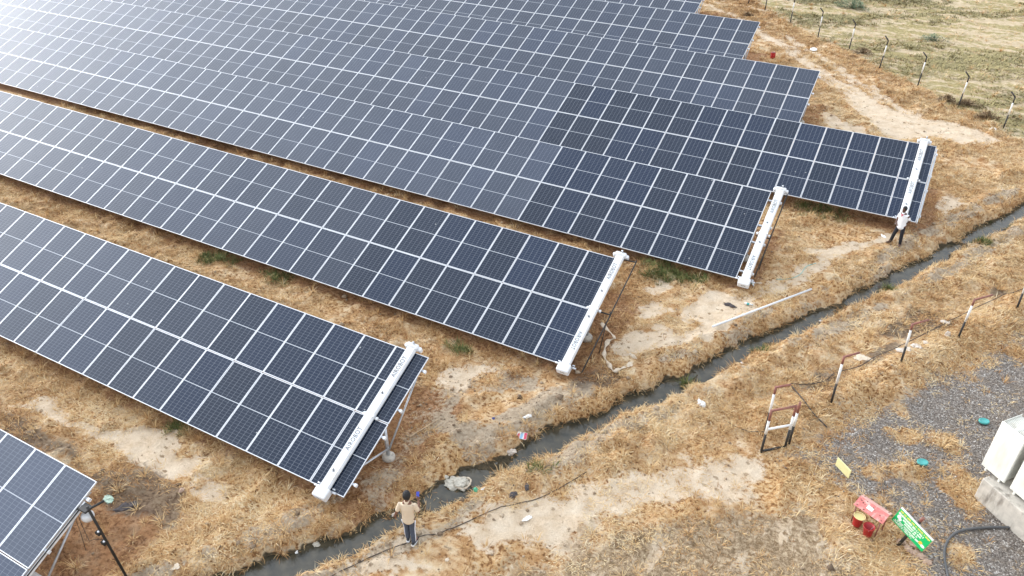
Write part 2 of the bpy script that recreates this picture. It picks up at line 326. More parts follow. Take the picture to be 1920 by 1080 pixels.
dd, dw = ditch(X, Y)
sand = np.zeros_like(X)
for k, P in enumerate([
    [(45, 755), (95, 740), (118, 768), (150, 797), (230, 808), (290, 796), (330, 812), (335, 840), (372, 858), (365, 885), (345, 908), (300, 890), (290, 870), (240, 868), (215, 852), (210, 832), (150, 812), (110, 798), (70, 778)],
    [(352, 905), (415, 888), (442, 905), (430, 926), (385, 932)],
    [(140, 1090), (150, 1005), (235, 985), (262, 1010), (250, 1040), (205, 1060), (190, 1100)],
    [(815, 702), (900, 688), (952, 690), (940, 706), (880, 716), (850, 738), (826, 732)],
    [(1140, 642), (1200, 622), (1270, 622), (1320, 603), (1268, 590), (1275, 570), (1300, 560), (1350, 545), (1425, 562), (1440, 580), (1400, 602), (1350, 618), (1260, 642), (1180, 660), (1150, 672)],
    [(1195, 540), (1240, 526), (1275, 538), (1240, 551)], [(1180, 575), (1215, 562), (1260, 578), (1240, 592), (1195, 600)],
    [(820, 985), (900, 960), (960, 950), (1060, 930), (1150, 905), (1250, 870), (1330, 850), (1420, 828), (1455, 865), (1440, 920), (1380, 940), (1300, 945), (1200, 965), (1120, 985), (1090, 1020), (1050, 1045), (980, 1045), (930, 1035), (890, 1005)],
    [(590, 1095), (650, 1045), (720, 1030), (800, 1035), (850, 1085)],
    [(1530, 140), (1560, 150), (1640, 190), (1700, 215), (1750, 225), (1790, 230), (1850, 250), (1885, 266), (1800, 272), (1740, 257), (1700, 264), (1660, 255), (1600, 200), (1590, 170)],
    [(1530, 215), (1545, 205), (1600, 235), (1640, 260), (1600, 262)],
    [(770, 760), (840, 755), (860, 775), (800, 800), (770, 790)], [(1500, 480), (1560, 470), (1600, 455), (1560, 490)], [(1740, 360), (1790, 370), (1800, 390), (1760, 400)]]):
    sand = np.maximum(sand, soft(P, *((.9, .9) if k in (7, 8) else (.5, .26)), seed=k)*(.84 if k in (7, 8) else 1))
for k, (P, w) in enumerate([([(1300, 2), (1370, 28), (1450, 75), (1530, 130), (1610, 175)], .45), ([(1420, 62), (1480, 90), (1540, 140), (1600, 185)], .45), ([(1330, 2), (1440, 20), (1520, 60)], .3), ([(1470, 66), (1560, 118), (1660, 190), (1760, 240), (1850, 268)], .4),
                            ([(1180, 655), (1340, 625), (1430, 545), (1520, 505), (1600, 463), (1680, 447), (1740, 402), (1790, 375)], .32), ([(560, 800), (640, 760)], .1)]):
    sand = np.maximum(sand, .85*strip(P, w, seed=k))
bank = .9*np.exp(-((dd-dw-.7)/.42)**2)*sstep(.38, .62, fbm(X*.7, Y*.7, 77))
bare = np.zeros_like(X)
for k, P in enumerate([[(640, 960), (700, 900), (800, 770), (860, 690), (960, 680), (1160, 705), (1010, 800), (850, 895), (700, 975)], [(420, 1100), (560, 1010), (690, 965), (640, 1010), (470, 1090)], [(1170, 705), (1330, 640), (1500, 560), (1560, 560), (1400, 640), (1220, 725)],
    [(760, 1010), (900, 930), (1000, 880), (1120, 830), (1160, 850), (1000, 940), (850, 1010)], [(1500, 560), (1700, 480), (1800, 420), (1760, 460), (1600, 555)]]):
    bare = np.maximum(bare, soft(P, .6, 1.0, seed=80+k))
bank = np.maximum(bank, .95*bare*sstep(.40, .60, fbm(X*.75, Y*.75, 88)))
dark = np.zeros_like(X)
for k, P in enumerate([[(165, 890), (260, 885), (340, 908), (355, 950), (325, 990), (260, 975), (200, 948)], [(0, 775), (60, 788), (130, 850), (170, 895), (60, 838), (0, 808)],
                       [(1640, 610), (1715, 580), (1785, 590), (1770, 616), (1700, 642), (1650, 632)], [(1595, 692), (1680, 640), (1690, 660), (1640, 692)], [(1475, 738), (1560, 700), (1605, 695), (1565, 738)],
                       [(1060, 720), (1140, 690), (1180, 700), (1140, 735), (1080, 745)], [(1840, 545), (1875, 530), (1890, 545), (1860, 560)]]):
    dark = np.maximum(dark, soft(P, .35, .5, seed=20+k))
stub = soft([(1040, 1200), (1050, 1060), (1110, 1015), (1190, 985), (1300, 962), (1420, 948), (1490, 965), (1560, 1010), (1640, 1085), (1700, 1200)], .9, 1.1, seed=31)
stub = np.maximum(stub, .75*soft([(830, 1120), (860, 1050), (960, 1050), (1050, 1050), (1050, 1120)], .6, .6, seed=33))
grav = .86*soft([(1485, 850), (1520, 822), (1570, 792), (1600, 770), (1690, 738), (1740, 705), (1800, 690), (1860, 652), (1920, 612), (2100, 540), (2500, 900), (2300, 1500), (1800, 1400), (1712, 1100), (1722, 1030), (1650, 955), (1570, 903)], .6, .9, .8, seed=35)
for k, (px, py, r) in enumerate([(1700, 818, .42), (1705, 888, .42), (1815, 925, .75), (1775, 830, .35), (1900, 660, .6), (1650, 735, .8), (1635, 885, .3), (1800, 1045, .5), (1790, 880, .35), (1690, 770, .35)]):
    p = at(px, py); grav = np.minimum(grav, np.clip(.5+(np.hypot(X-p[0], Y-p[1])-r*.8+.9*(fbm(X*2, Y*2, 90)-.5))/.8, 0, 1))
gr = soft([(1395, -20), (1440, 18), (1490, 46), (1540, 72), (1600, 97), (1655, 132), (1725, 164), (1800, 203), (1885, 246), (1990, 300), (2300, 470), (4500, 470), (4500, -300), (1300, -300)], .5, .5, .5, seed=37)
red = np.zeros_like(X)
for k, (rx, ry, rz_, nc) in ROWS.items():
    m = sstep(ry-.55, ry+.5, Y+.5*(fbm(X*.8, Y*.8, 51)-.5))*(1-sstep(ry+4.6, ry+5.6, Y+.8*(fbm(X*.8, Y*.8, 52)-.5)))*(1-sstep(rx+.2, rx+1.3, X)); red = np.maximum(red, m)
sand = np.clip(sand, 0, 1)*(1-.7*red)
dens_all = np.clip(1-sand*1.15, 0, 1)*np.clip(1-grav*1.1, 0, 1)*(1-.93*gr)*np.clip(1-stub*.82, .06, 1)*(1-.45*dark)*(1-.5*red)*(1-.75*np.clip(bank*1.3, 0, 1))
TUS = np.clip(fbm(X*1.9, Y*1.9, 300, 3)-.36, 0, 1)*2.2
RUT = np.zeros_like(X)
for P in ([(1100, 1180), (1180, 1080), (1260, 1000), (1330, 955)], [(1180, 1180), (1250, 1080), (1320, 1005), (1385, 955)], [(1390, 960), (1400, 1020), (1440, 1100)], [(1440, 955), (1455, 1010), (1500, 1090)]):
    RUT = np.maximum(RUT, np.exp(-(line_d(X+.12*(fbm(X*2, Y*2, 400)-.5), Y+.12*(fbm(X*2, Y*2, 401)-.5), W2(P))/.13)**2))
sand = np.maximum(sand, .62*RUT*sstep(.35, .55, fbm(X*1.2, Y*1.2, 402))); Z = Z-.045*RUT
TUS = TUS*TUS*(.35+fbm(X*.5, Y*.5, 310))
Z = Z+(.28*dens_all*TUS+.03*(sand+stub)*(fbm(X*3.3, Y*3.3, 320, 2)-.5)*2)*sstep(.25, .7, dd-dw)
wetm = (1-sstep(.02, .13, Z-WATER))*(dd < dw+1)
Vg = np.stack([X, Y, Z], -1).reshape(-1, 3)
I = np.arange(nx*ny).reshape(ny, nx)
Fg = np.stack([I[:-1, :-1], I[:-1, 1:], I[1:, 1:], I[1:, :-1]], -1).reshape(-1, 4)
def ground_mat():
    m = bpy.data.materials.new('dry ground'); m.use_nodes = True; t = m.node_tree; b = t.nodes['Principled BSDF']; L = t.links.new
    geo = nd(t, 'ShaderNodeNewGeometry'); pos = geo.outputs['Position']
    def noise(sc, det=5.0, ro=.6, vec=None, dist=0.0):
        n = nd(t, 'ShaderNodeTexNoise', i_Scale=sc, i_Detail=det, i_Roughness=ro, i_Distortion=dist); L(vec or pos, n.inputs['Vector']); return n.outputs['Fac']
    def mapped(rz, s):
        q = nd(t, 'ShaderNodeMapping'); q.inputs['Rotation'].default_value = (0, 0, rz); q.inputs['Scale'].default_value = s; L(pos, q.inputs['Vector']); return q.outputs[0]
    def ramp(f, *st):
        r = nd(t, 'ShaderNodeValToRGB'); L(f, r.inputs[0]); e = r.color_ramp.elements
        while len(e) < len(st): e.new(.5)
        for k, (p, c) in enumerate(st): e[k].position = p; e[k].color = (*c, 1)
        return r.outputs[0]
    def mth(op, a, bb=None, c=None):
        n = nd(t, 'ShaderNodeMath', operation=op)
        for i, v in enumerate((a, bb, c)):
            if v is None: continue
            if isinstance(v, (int, float)): n.inputs[i].default_value = v
            else: L(v, n.inputs[i])
        return n.outputs[0]
    def mix(f, a, bb):
        n = nd(t, 'ShaderNodeMixRGB'); L(f, n.inputs[0]); L(a, n.inputs[1]); L(bb, n.inputs[2]); return n.outputs[0]
    def att(nm):
        a = nd(t, 'ShaderNodeAttribute', attribute_name=nm); s = nd(t, 'ShaderNodeSeparateColor'); L(a.outputs['Color'], s.inputs[0]); return s.outputs[0], s.outputs[1], s.outputs[2], a.outputs['Alpha']
    s_, d_, g_, gr_ = att('m1'); st_, bk_, rd_, wt_ = att('m2')
    nb, nm, nf, nff = noise(.55), noise(2.2, 6), noise(9, 6, .65), noise(34, 4, .7)
    def thr(mk, n, w=.8, lo=.36, hi=.64):
        q = nd(t, 'ShaderNodeMapRange', i_1=lo, i_2=hi); q.interpolation_type = 'SMOOTHSTEP'; L(mth('ADD', mk, mth('MULTIPLY', mth('SUBTRACT', n, .5), w)), q.inputs[0]); return q.outputs[0]
    straw = ramp(nf, (.38, (.19, .092, .038)), (.46, (.42, .23, .098)), (.54, (.58, .37, .175)), (.64, (.70, .525, .315)))
    soil = ramp(nm, (.38, (.35, .18, .075)), (.49, (.57, .375, .205)), (.60, (.69, .53, .34)))
    c = mix(thr(nb, nf, .9), straw, soil)
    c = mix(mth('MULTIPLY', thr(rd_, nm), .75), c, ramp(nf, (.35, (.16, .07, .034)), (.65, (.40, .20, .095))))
    sandc = ramp(nm, (.3, (.56, .42, .28)), (.5, (.67, .53, .38)), (.7, (.74, .61, .46)))
    sandc = mix(mth('MULTIPLY', thr(nff, nf, .2, .52, .66), .35), sandc, ramp(nf, (.4, (.24, .16, .09)), (.6, (.38, .27, .16))))
    c = mix(thr(bk_, nf, 1.0), c, ramp(nf, (.3, (.27, .2, .135)), (.5, (.43, .335, .235)), (.7, (.56, .45, .33))))
    c = mix(thr(s_, mth('MULTIPLY_ADD', nm, .5, mth('MULTIPLY', nf, .5)), 1.15, .42, .58), c, sandc)
    stc = mix(mth('MULTIPLY', nm, .5), ramp(noise(6, 9, .85, None, .8), (.42, (.125, .078, .038)), (.49, (.28, .19, .108)), (.55, (.46, .34, .215)), (.62, (.64, .51, .355))), ramp(noise(22, 5, .8), (.42, (.15, .094, .048)), (.58, (.56, .43, .28))))
    stc = mix(mth('MULTIPLY', thr(noise(1.6, 8, .7, mapped(-.5, (1, .35, 1)), .5), nf, .4, .52, .64), .75), stc, sandc); c = mix(thr(st_, nf, .9), c, stc)
    c = mix(mth('MULTIPLY', thr(d_, nf, 1.0), .8), c, ramp(nf, (.35, (.06, .045, .035)), (.65, (.20, .15, .11))))
    # far field: sandy streaks between olive grass
    stre = noise(1.0, 7, .62, mapped(.55, (.22, 1.0, 1))); fieldc = ramp(noise(5, 6, .7), (.3, (.21, .175, .08)), (.5, (.35, .285, .13)), (.7, (.47, .38, .20)))
    fs = mix(thr(stre, nm, .6, .43, .56), fieldc, ramp(nm, (.3, (.47, .36, .22)), (.7, (.62, .5, .34))))
    c = mix(thr(gr_, nm, .6), c, fs)
    vo = nd(t, 'ShaderNodeTexVoronoi', i_Scale=26.0); L(pos, vo.inputs['Vector']); vs = nd(t, 'ShaderNodeSeparateColor'); L(vo.outputs['Color'], vs.inputs[0])
    gc = ramp(vs.outputs[0], (0, (.15, .127, .108)), (.55, (.27, .232, .20)), (.86, (.37, .325, .285)), (1, (.62, .58, .53)))
    gc = mix(mth('MULTIPLY', thr(nm, nf, .5, .5, .7), .45), gc, ramp(nf, (.4, (.22, .16, .1)), (.6, (.32, .24, .16))))
    c = mix(thr(g_, mth('MULTIPLY_ADD', nm, .5, mth('MULTIPLY', nf, .5)), 1.6, .38, .62), c, gc)
    wet = ramp(nf, (.35, (.045, .038, .025)), (.65, (.13, .10, .062)))
    c = mix(thr(wt_, nf, .5), c, wet)
    v3 = nd(t, 'ShaderNodeTexVoronoi', i_Scale=3.6); L(mapped(.3, (1, 1.25, .0)), v3.inputs['Vector']); v3s = nd(t, 'ShaderNodeSeparateColor'); L(v3.outputs['Color'], v3s.inputs[0])
    dent = mth('MULTIPLY', mth('LESS_THAN', mth('ADD', v3.outputs['Distance'], mth('ADD', mth('MULTIPLY', mth('SUBTRACT', nff, .5), .3), mth('MULTIPLY', mth('SUBTRACT', nf, .5), .9))), mth('MULTIPLY', v3s.outputs[1], .30)), mth('GREATER_THAN', mth('ADD', v3s.outputs[0], mth('MULTIPLY', mth('SUBTRACT', nb, .5), 1.6)), .40))
    dent = mth('MULTIPLY', dent, mth('MULTIPLY', mth('MAXIMUM', s_, st_), mth('SUBTRACT', 1.0, gr_)))
    c = mix(mth('MULTIPLY', dent, .8), c, ramp(nf, (.4, (.20, .125, .065)), (.6, (.30, .20, .11))))
    L(c, b.inputs['Base Color']); b.inputs['Roughness'].default_value = .92; b.inputs['Specular IOR Level'].default_value = .15
    h = mth('ADD', mth('MULTIPLY', nf, 1.3), mth('MULTIPLY', nff, .6)); h = mth('SUBTRACT', h, mth('MULTIPLY', dent, .9)); h = mth('ADD', h, mth('MULTIPLY', mth('MULTIPLY', vo.outputs['Distance'], g_), -1.2))
    bp = nd(t, 'ShaderNodeBump', i_Strength=.85, i_Distance=.09); L(h, bp.inputs['Height']); L(bp.outputs[0], b.inputs['Normal'])
    return m
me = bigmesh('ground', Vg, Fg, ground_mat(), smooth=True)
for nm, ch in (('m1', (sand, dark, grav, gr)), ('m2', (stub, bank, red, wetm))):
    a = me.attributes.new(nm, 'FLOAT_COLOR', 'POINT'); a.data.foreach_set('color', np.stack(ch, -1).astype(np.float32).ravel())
tag(link('ground', me), kind='structure')
# water in the ditch
def water_mat():
    m = mat('murky ditch water', (0.055, 0.05, 0.036), .08, spec=.5); t = m.node_tree; b = t.nodes['Principled BSDF']
    geo = nd(t, 'ShaderNodeNewGeometry'); n = nd(t, 'ShaderNodeTexNoise', i_Scale=3.0, i_Detail=4.0); t.links.new(geo.outputs['Position'], n.inputs['Vector'])
    r = nd(t, 'ShaderNodeValToRGB'); t.links.new(n.outputs['Fac'], r.inputs[0]); e = r.color_ramp.elements
    e[0].position = .35; e[0].color = (.028, .027, .019, 1); e[1].position = .70; e[1].color = (.082, .070, .046, 1); t.links.new(r.outputs[0], b.inputs['Base Color'])
    bp = nd(t, 'ShaderNodeBump', i_Strength=.12, i_Distance=.02); n2 = nd(t, 'ShaderNodeTexNoise', i_Scale=7.0, i_Detail=3.0); t.links.new(geo.outputs['Position'], n2.inputs['Vector'])
    t.links.new(n2.outputs['Fac'], bp.inputs['Height']); t.links.new(bp.outputs[0], b.inputs['Normal']); return m
wb = MB(); vs = []
for i, p in enumerate(DP):
    a, c = DP[max(i-1, 0)], DP[min(i+1, len(DP)-1)]; n = np.array([-(c-a)[1], (c-a)[0]]); n = n/np.linalg.norm(n)*(DW[i]+.32)
    vs += [(*(p-n), WATER), (*(p+n), WATER)]
wb.add(vs, [(2*i, 2*i+2, 2*i+3, 2*i+1) for i in range(len(DP)-1)])
tag(wb.obj('water', water_mat()), kind='structure')
# ------------------------------------------------------------------ masks sampled at points, scatter helpers
def in_view(x, y, z, mx_=170):
    px, py, w = proj(np.stack([x, y, z], -1)); return (w > 1) & (px > -mx_) & (px < 1920+mx_) & (py > -mx_*.6) & (py < 1080+mx_*.8)
def candidates(n, region=None):
    if region: px0, py0, px1, py1 = region
    else: px0, py0, px1, py1 = -150, -60, 2080, 1200
    # uniform on the ground inside the view
    lo = np.array([-32, -8]); hi = np.array([26, 70]); P = lo+(hi-lo)*RNG.random((n, 2)); x, y = P[:, 0], P[:, 1]; z = samp(Z, x, y)
    k = in_view(x, y, z); return x[k], y[k], z[k]
def under(x, y):
    u = np.zeros(len(x))
    for k, (rx, ry, rz_, nc) in ROWS.items(): u = np.maximum(u, ((y > ry+1.3) & (y < ry+4.5) & (x < rx-.6)).astype(float))
    return u
def blades(x, y, z, az, el, ln, wd, bend, tint):
    n = len(x); d = np.stack([np.cos(az), np.sin(az), np.zeros(n)], -1); s = np.stack([-np.sin(az), np.cos(az), np.zeros(n)], -1)*(wd/2)[:, None]
    p0 = np.stack([x, y, z-.015], -1); up = np.array([0, 0, 1.0])
    p1 = p0+d*(ln*.5*np.cos(el))[:, None]+up*(ln*.5*np.sin(el))[:, None]; e2 = el-bend
    p2 = p1+d*(ln*.5*np.cos(e2))[:, None]+up*(ln*.5*np.sin(e2))[:, None]
    V = np.stack([p0-s, p0+s, p1+s*.8, p1-s*.8, p2], 1).reshape(-1, 3); o = (np.arange(n)*5)[:, None]
    F = np.concatenate([o+np.array([[0, 1, 2]]), o+np.array([[0, 2, 3]]), o+np.array([[3, 2, 4]])])
    return V, F, np.repeat(tint, 5)
def merge(L):
    Vs, Fs, Ts = [], [], []; o = 0
    for V, F, T in L: Vs.append(V); Fs.append(F+o); Ts.append(T); o += len(V)
    return np.concatenate(Vs), np.concatenate(Fs), np.concatenate(Ts)
def clumps(x, y, z, per, spread, lnr, wdr, elr, tb, tv, flow=.8, jit=1.1):
    n = len(x); k = np.repeat(np.arange(n), per); N = len(k); dist = np.hypot(x[k]-CP[0], y[k]-CP[1])
    a = RNG.random(N)*6.283; r = spread*np.sqrt(RNG.random(N))*RNG.uniform(.6, 1.3, n)[k]; bx, by = x[k]+r*np.cos(a), y[k]+r*np.sin(a); bz = samp(Z, bx, by)
    base = 6.283*1.6*fbm(x*.55, y*.55, 200)+RNG.normal(0, .5, n); az = np.where(RNG.random(N) < flow, base[k]+RNG.normal(0, jit, N), a)
    sc = RNG.uniform(.7, 1.25, n)[k]; far = 1+dist/55
    V = blades(bx, by, bz, az, np.radians(RNG.uniform(*elr, N)), RNG.uniform(*lnr, N)*sc, RNG.uniform(*wdr, N)*far, np.radians(RNG.uniform(10, 60, N)), np.clip(tb[k]+RNG.normal(0, tv, N), 0, 1))
    return V
dens_all = dens_all*(1-.9*wetm)
x, y, z = candidates(330000)
patch = fbm(x*.42, y*.42, 120); dn = samp(dens_all, x, y)*sstep(.30, .50, patch)*(1-.85*under(x, y))
k = RNG.random(len(x)) < dn*.95; x, y, z = x[k], y[k], z[k]
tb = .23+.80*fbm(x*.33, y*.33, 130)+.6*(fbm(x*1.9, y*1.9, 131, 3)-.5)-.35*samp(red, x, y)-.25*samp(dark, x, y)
tb = tb-.15*((x < 3) & (y > 2)).astype(float)
V1 = clumps(x, y, z, 14, .17, (.08, .24), (.007, .015), (2, 50), tb, .2); print('V1', len(V1[0])//5)
# lush pale straw on the right bank and on the ridge by the near posts
x, y, z = candidates(110000)
pa = soft([(1180, 800), (1300, 745), (1500, 655), (1700, 560), (1920, 430), (2080, 430), (2080, 520), (1900, 650), (1740, 700), (1600, 770), (1500, 815), (1400, 800), (1280, 840)], .4, .6, seed=70)
pb = soft([(1460, 880), (1520, 860), (1580, 910), (1660, 970), (1700, 1040), (1730, 1110), (1600, 1110), (1520, 990), (1470, 940)], .4, .5, seed=71)
k = RNG.random(len(x)) < np.maximum(samp(pa, x, y)*(.25+.75*sstep(.35, .6, fbm(x*.8, y*.8, 140))), samp(pb, x, y))*samp((1-wetm)*(1-.7*grav)*(1-.6*dark), x, y)*.8; x, y, z = x[k], y[k], z[k]
V2 = clumps(x, y, z, 14, .17, (.12, .34), (.007, .015), (6, 55), .50+.35*fbm(x*.6, y*.6, 150)+.5*(fbm(x*2, y*2, 151)-.5), .17, .9, .7)
# tufts standing in the gravel
x, y, z = candidates(70000); gh = samp(grav, x, y)
k = (gh > .06) & (RNG.random(len(x)) < .75*np.clip(1.15-gh*1.35, .015, 1)); xa, ya, za = x[k], y[k], z[k]
V3 = clumps(xa, ya, za, 12, .13, (.08, .22), (.007, .014), (15, 75), .12+.4*fbm(xa*.8, ya*.8, 160), .15)
x, y, z = candidates(60000); k = RNG.random(len(x)) < np.maximum(samp(stub, x, y)*.3*sstep(.45, .65, fbm(x, y, 170)), samp(sand*(1-gr), x, y)*.12*sstep(.45, .7, fbm(x*.7, y*.7, 171)))*(1-under(x, y)); x, y, z = x[k], y[k], z[k]
V4 = clumps(x, y, z, 7, .09, (.06, .18), (.010, .02), (5, 60), .1+.5*fbm(x*.8, y*.8, 172), .18, .3)
x, y, z = candidates(26000); k = RNG.random(len(x)) < np.clip(samp(dens_all, x, y)+.25*samp(bank, x, y), 0, 1)*.42*(1-.9*under(x, y))*(1-samp(wetm, x, y)); x, y, z = x[k], y[k], z[k]
V5 = clumps(x, y, z, 22, .06, (.16, .40), (.007, .013), (25, 80), .25+.6*fbm(x*.5, y*.5, 174)+RNG.normal(0, .12, len(x)), .15, .1)
x, y, z = candidates(120000); d_, w_ = ditch(x, y); k = (d_ > w_-.02) & (d_ < w_+.45) & (fbm(x*.9, y*.9, 176) > .46) & (RNG.random(len(x)) < .9); x, y, z = x[k], y[k], z[k]
V6 = clumps(x, y, z, 14, .08, (.12, .36), (.007, .014), (5, 70), .2+.5*fbm(x*.8, y*.8, 177), .18, .3)
V, F, T = merge([V1, V2, V3, V4, V5, V6])
tag(link('dry_grass', bigmesh('dry_grass', V, F, M['straw'], T)), kind='stuff')
# far field grass
x, y, z = candidates(130000); th = .55
a = math.cos(th)*x+math.sin(th)*y; c = -math.sin(th)*x+math.cos(th)*y
k = (RNG.random(len(x)) < samp(gr, x, y)*sstep(.40, .66, fbm(a*.16, c*.62, 180))*.6); x, y, z = x[k], y[k], z[k]
V, F, T = clumps(x, y, z, 9, .3, (.12, .36), (.018, .04), (10, 60), .05+.8*fbm(x*.12, y*.12, 190)+.35*(fbm(x*.7, y*.7, 191)-.5), .14)
tag(link('field_grass', bigmesh('field_grass', V, F, M['fieldg'], T)), kind='stuff')
# green tufts
L = []
for px, py, r, n in ((410, 486, .7, 40), (515, 522, .6, 30), (395, 490, .5, 20), (1255, 512, .9, 60), (1225, 517, .6, 30), (1300, 525, .5, 20), (1535, 397, .9, 50), (330, 808, .35, 14), (862, 655, .5, 18), (1845, 455, .35, 22), (1290, 712, .3, 18), (1010, 880, .3, 10), (1420, 655, .3, 14), (1660, 540, .25, 12), (1880, 415, .3, 16)):
    p = at(px, py); x = p[0]+RNG.normal(0, r*.6, n); y = p[1]+RNG.normal(0, r*.35, n); z = samp(Z, x, y)
    L.append(clumps(x, y, z, 16, .1, (.14, .34), (.009, .018), (35, 85), np.full(n, .45)+RNG.normal(0, .15, n), .2, .3))
V, F, T = merge(L); tag(link('green_grass', bigmesh('green_grass', V, F, M['greeng'], T)), kind='stuff')
# stones and clods
def pebbles(name, x, y, z, s, tint, material):
    n = len(x); B = np.array([(1, 0, 0), (0, 1, 0), (-1, 0, 0), (0, -1, 0), (0, 0, 1), (0, 0, -1)], float)
    Q = B[None]*RNG.uniform(.55, 1.3, (n, 6, 1)); Q[..., 2] *= .75; a = RNG.random(n)*6.283
    R = np.stack([np.stack([np.cos(a), -np.sin(a)], -1), np.stack([np.sin(a), np.cos(a)], -1)], 1)
    Q[..., :2] = np.einsum('nij,nkj->nki', R, Q[..., :2]); Q = Q*s[:, None, None]+np.stack([x, y, z+s*.3], -1)[:, None]
    f = np.array([(0, 1, 4), (1, 2, 4), (2, 3, 4), (3, 0, 4), (1, 0, 5), (2, 1, 5), (3, 2, 5), (0, 3, 5)])
    F = (f[None]+(np.arange(n)*6)[:, None, None]).reshape(-1, 3)
    tag(link(name, bigmesh(name, Q.reshape(-1, 3), F, material, np.repeat(tint, 6))), kind='stuff')
x, y, z = candidates(500000); k = RNG.random(len(x)) < samp(grav, x, y)*.9; x, y, z = x[k], y[k], z[k]
pebbles('gravel', x, y, z, RNG.uniform(.012, .034, len(x)), np.clip(RNG.beta(1.7, 2.6, len(x))+(RNG.random(len(x)) > .965)*.6, 0, 1), M['gravel'])
x, y, z = candidates(200000); dn = np.maximum(np.maximum(samp(bank, x, y)*.8, samp(sand, x, y)*.035+samp(stub, x, y)*.06), .04)*samp((1-wetm)*(1-gr)*(1-grav), x, y)
k = RNG.random(len(x)) < dn; x, y, z = x[k], y[k], z[k]
pebbles('dirt_clods', x, y, z, RNG.uniform(.015, .055, len(x))*RNG.choice([.6, 1, 1.5, 2.6], len(x), p=[.58, .3, .10, .02]), np.clip(.45+RNG.normal(0, .25, len(x)), 0, 1), M['clod'])
# ------------------------------------------------------------------ solar panel rows
PW, PH = 1.132, (SLEN-.022)/2
fw, th_ = .021, .035
gb = MB(); gb.add([(-PW/2+fw, fw, -.004), (PW/2-fw, fw, -.004), (PW/2-fw, PH-fw, -.004), (-PW/2+fw, PH-fw, -.004)], [(0, 1, 2, 3)], 0, [[(0, 0), (1, 0), (1, 1), (0, 1)]])
gb.box((-PW/2+fw, fw, -.012), (PW/2-fw, PH-fw, -.008), 1)
GLASS = gb.mesh('solar_panel', [M['cell'], M['bag']])
fb = MB()
for a, b in (((-PW/2, 0, -th_), (PW/2, fw, 0)), ((-PW/2, PH-fw, -th_), (PW/2, PH, 0)), ((-PW/2, fw, -th_), (-PW/2+fw, PH-fw, 0)), ((PW/2-fw, fw, -th_), (PW/2, PH-fw, 0))): fb.box(a, b)
FRAME = fb.mesh('frame', M['alu'])
def dust_of(r, k):
    if r == 'A': return .75
    if r == 'B': return (.06 if k < 6 else .18 if k < 9 else .34)
    if r == 'C': return (.06 if k < 8 else .24 if k < 12 else .36)
    if r == 'D': return (.04 if k < 8 else .50)
    if r == 'E': return (.04 if k < 15 else .42)
    return .36
ROWLAB = dict(A='short dusty grey solar panel row cut off by the lower left corner', B='solar panel row with a visible triangular end frame, behind the man in a cream shirt',
    C='solar panel row whose end carries a black pipe frame and a trailing cream cloth strip', D='dusty to clean solar panel row with a robot parked off its end',
    E='solar panel row reaching farthest right, behind the man in white', F='robotless solar panel row just behind the row reaching farthest right', G='second farthest solar panel row, ending near the small red box', H='farthest solar panel row, only a sliver seen at the top edge')
def rowT(r): x0, y0, z0, nc = ROWS[r]; return Matrix.Translation((x0, y0, z0+.6))@Matrix.Rotation(-.0042 if r == 'E' else 0, 4, 'Y')@Matrix.Rotation(TILT, 4, 'X')
PURL = (.093, .416, .61, .906)
